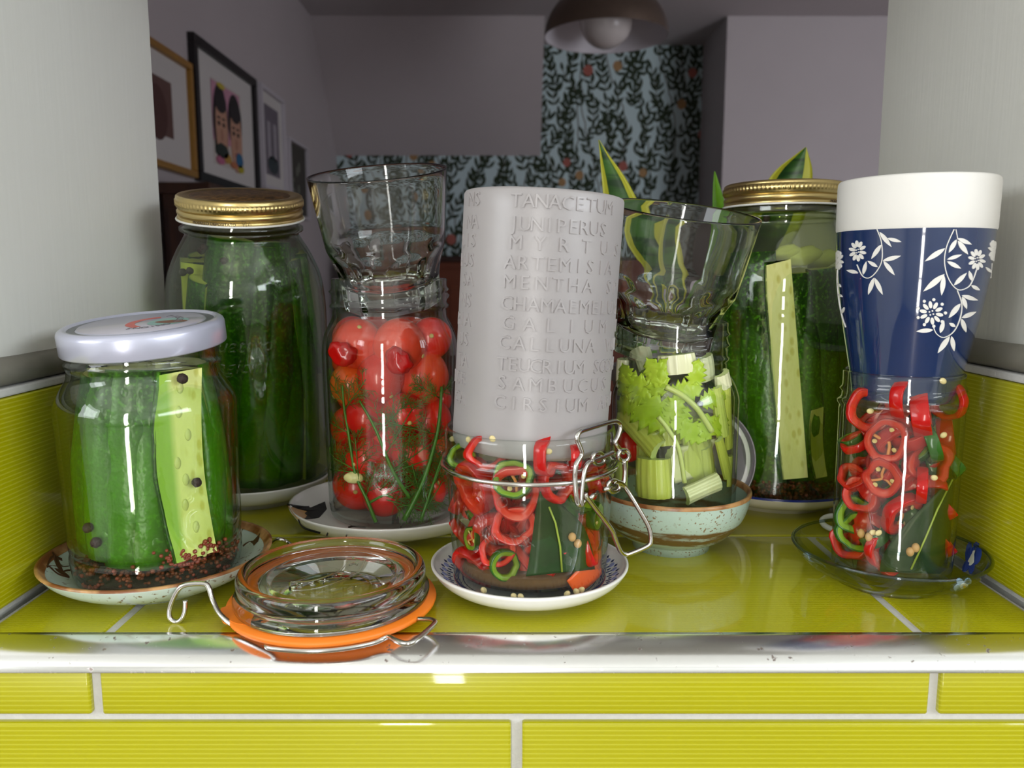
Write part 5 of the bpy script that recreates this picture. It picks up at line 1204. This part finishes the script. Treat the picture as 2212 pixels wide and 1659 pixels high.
# embossed banner and letters on the lid
zt_ = 0.0149
bn1 = [LF.I @ onz(600 + x / 8.508, 1190 + y / 8.508, 0.0150) for x, y in ((220, 580), (500, 570), (760, 520), (1000, 430), (1180, 330), (1260, 200))]
bn2 = [LF.I @ onz(600 + x / 8.508, 1190 + y / 8.508, 0.0150) for x, y in ((225, 735), (560, 715), (860, 650), (1200, 530), (1480, 390), (1600, 180))]
mk('embossed_banner', join(tube(smooth(bn1, 5), 0.0005, 6), tube(smooth(bn2, 5), 0.0005, 6), tube([bn1[0], bn2[0]], 0.0005, 6)), M_solid, e)
S1, S2 = smooth(bn2[::-1], 10), smooth(bn1[::-1], 10); prt = []
for i, ch in enumerate('KILNER'):
    Vt, Ft = text2d(ch, 0.0062, 0.0004); k = int((i + 0.6) / 6.2 * (len(S1) - 2)); a = S1[k].lerp(S2[k], 0.5); d = (S1[k + 1] - S1[k]); ang = math.atan2(d.y, d.x)
    M = T(a) @ Matrix.Rotation(ang, 4, 'Z'); cx = max(v[0] for v in Vt) / 2
    prt.append(([tuple(M @ Vector((v[0] - cx, v[1] - 0.0022, v[2] + 0.0002))) for v in Vt], Ft))
mk('embossed_lettering', join(*prt), M_solid, e, smooth=False)
def wp(mode, px, py, v): return LF.I @ (ony(px, py, v) if mode == 'y' else onz(px, py, v))
w1 = [wp('y', 400, 1297, 0.3530), wp('y', 399, 1322, 0.3520), wp('y', 391, 1339, 0.3515), wp('y', 379, 1344, 0.3515), wp('y', 367, 1335, 0.3515), wp('y', 367, 1312, 0.3520), wp('y', 383, 1276, 0.3520), wp('y', 402, 1263, 0.3520), wp('y', 440, 1261, 0.3520), wp('y', 451, 1270, 0.3515), wp('y', 460, 1298, 0.3500), wp('y', 478, 1330, 0.3440), wp('z', 520, 1360, 0.0032), wp('z', 575, 1382, 0.0026)]
for a in range(-112, -50, 8): w1.append(Vector((0.0490 * math.cos(rad(a)), 0.0490 * math.sin(rad(a)), 0.0020)))
w1 += [wp('z', 838, 1376, 0.0040), wp('z', 856, 1384, 0.0050), wp('z', 876, 1390, 0.0055), wp('z', 896, 1384, 0.0060), wp('z', 936, 1350, 0.0070), wp('z', 938, 1342, 0.0070), wp('z', 925, 1338, 0.0060), wp('z', 902, 1338, 0.0045)]
mk('wire_clip', tube(smooth(w1, 5), 0.0012, 10), M_wire, e)
w2_ = [wp('z', 590, 1172, 0.006), wp('z', 598, 1166, 0.008), wp('z', 610, 1166, 0.008), wp('z', 622, 1172, 0.006), wp('z', 640, 1185, 0.004)]
mk('wire_loop', tube(smooth(w2_, 5), 0.0012, 8), M_wire, e)
# ================================================================== small things behind
lm = T(0.1235, 0.5170, 0.0008) @ RX(-8)
e = empty('jar_lid', lm @ T(0, 0, 0.0375) @ RX(90), 'grey metal jar lid leaning behind the celery bowl', 'lid')
mk('disc', lathe([(0, 0), (0.0355, 0), (0.0368, 0.001), (0.0372, 0.003), (0.0372, 0.0085), (0.0366, 0.0092), (0.0360, 0.0085), (0.0352, 0.0030), (0, 0.0022)], 72), plain('grey_tin', srgb(150, 146, 152), 0.35, 0.3), e)
mk('sealing_ring', lathe([(0.0315, 0.0024), (0.0330, 0.0036), (0.0350, 0.0030)], 64), M_plast, e)
q = onz(1792, 1132, 0.004)
e = tag(mk('white_plastic_ring', tube([(0.0095 * math.cos(t), 0.0070 * math.sin(t), 0.0022 + 0.0025 * math.sin(t)) for t in np.linspace(0, 6.283, 33)[:-1]], 0.0017, 10, closed=True), M_plast, None, T(q.x + 0.005, q.y, 0.0024)), 'small white plastic ring behind the glass saucer', 'ring')
# ================================================================== snake plant behind the jars
def snake_mat():
    t = NT('banded_snake_plant_green'); n = t.noise(26, 4, t.map((0.6, 0.6, 3.2)), dist=0.8)
    return t.pbsdf(Base_Color=t.mix(t.ramp(n, 0.42, 0.60), srgb(30, 70, 26), srgb(72, 124, 44)), Roughness=0.35)
M_snk = snake_mat(); M_snl = leaf_mat('lime_young_leaf', srgb(96, 168, 20), srgb(140, 196, 44)); M_sny = plain('yellow_leaf_margin', srgb(212, 212, 60), 0.4, var=0.12, scale=120)
px_, py_ = 0.128, 0.672
e = empty('snake_plant', T(px_, py_, 0.0), 'variegated snake plant with yellow leaf margins behind the jars', 'plant')
pot = mk('pot', lathe([(0, 0), (0.032, 0), (0.034, 0.002), (0.042, 0.070), (0.0445, 0.072), (0.0445, 0.084), (0.0405, 0.084), (0.0385, 0.070), (0, 0.070)], 56), plain('grey_stoneware_pot', srgb(120, 112, 108), 0.5), e)
mk('soil', lathe([(0, 0.0745), (0.0385, 0.0735)], 40), plain('dark_soil', srgb(50, 38, 30), 0.95, var=0.4, scale=300, bump=0.8), e)
def snake(pxs, widths, Y, twist, base, green_only=False):
    """centre line pixels from the tip down with half widths in pixels, then to the pot"""
    P = Vector((px_, py_, 0)); cl = [ony(a, b, Y) - P for a, b in pxs]; ws = [w * Y / F for w in widths]
    cl.append(Vector(base)); ws.append(ws[-1] * 0.6)
    C_ = smooth(cl, 8); Wd = [w.x for w in smooth([(w, 0, 0) for w in ws], 8)]
    rows = []; m = 10
    for c, w in zip(C_, Wd):
        w = max(w, 0.0002)
        rows.append([c + Vector((math.cos(rad(twist)) * w * s, math.sin(rad(twist)) * w * s + 0.35 * w * (1 - s * s), 0)) for s in np.linspace(-1, 1, m + 1)])
    V, Fc = sheet(rows, lambda p: Vector((0, 0.0014, 0)))
    n0 = (len(rows) - 1) * m; fm = []
    for k in range(len(Fc)):
        if k < 2 * n0: j = (k % n0) % m; fm.append(1 if (j in (0, 1, m - 1, m - 2) and not green_only) else 0)
        else: fm.append(0 if green_only else 1)
    mk('leaf', (V, Fc), [M_snl if green_only else M_snk, M_sny], e, fm=fm)
snake([(1294, 302), (1306, 335), (1326, 385), (1345, 440), (1385, 520), (1430, 600)], [1, 10, 26, 38, 52, 48], 0.650, 8, (0.0, -0.004, 0.07))
snake([(1741, 318), (1732, 335), (1718, 362), (1706, 392), (1690, 440), (1650, 540)], [1, 14, 34, 46, 54, 50], 0.690, -6, (0.022, 0.008, 0.07))
snake([(1544, 370), (1548, 400), (1553, 440), (1556, 480), (1550, 560)], [1, 8, 15, 18, 20], 0.650, 20, (0.012, -0.015, 0.07), True)
snake([(1440, 470), (1445, 520), (1450, 580), (1455, 640)], [2, 26, 34, 34], 0.640, 20, (0.004, -0.02, 0.07))
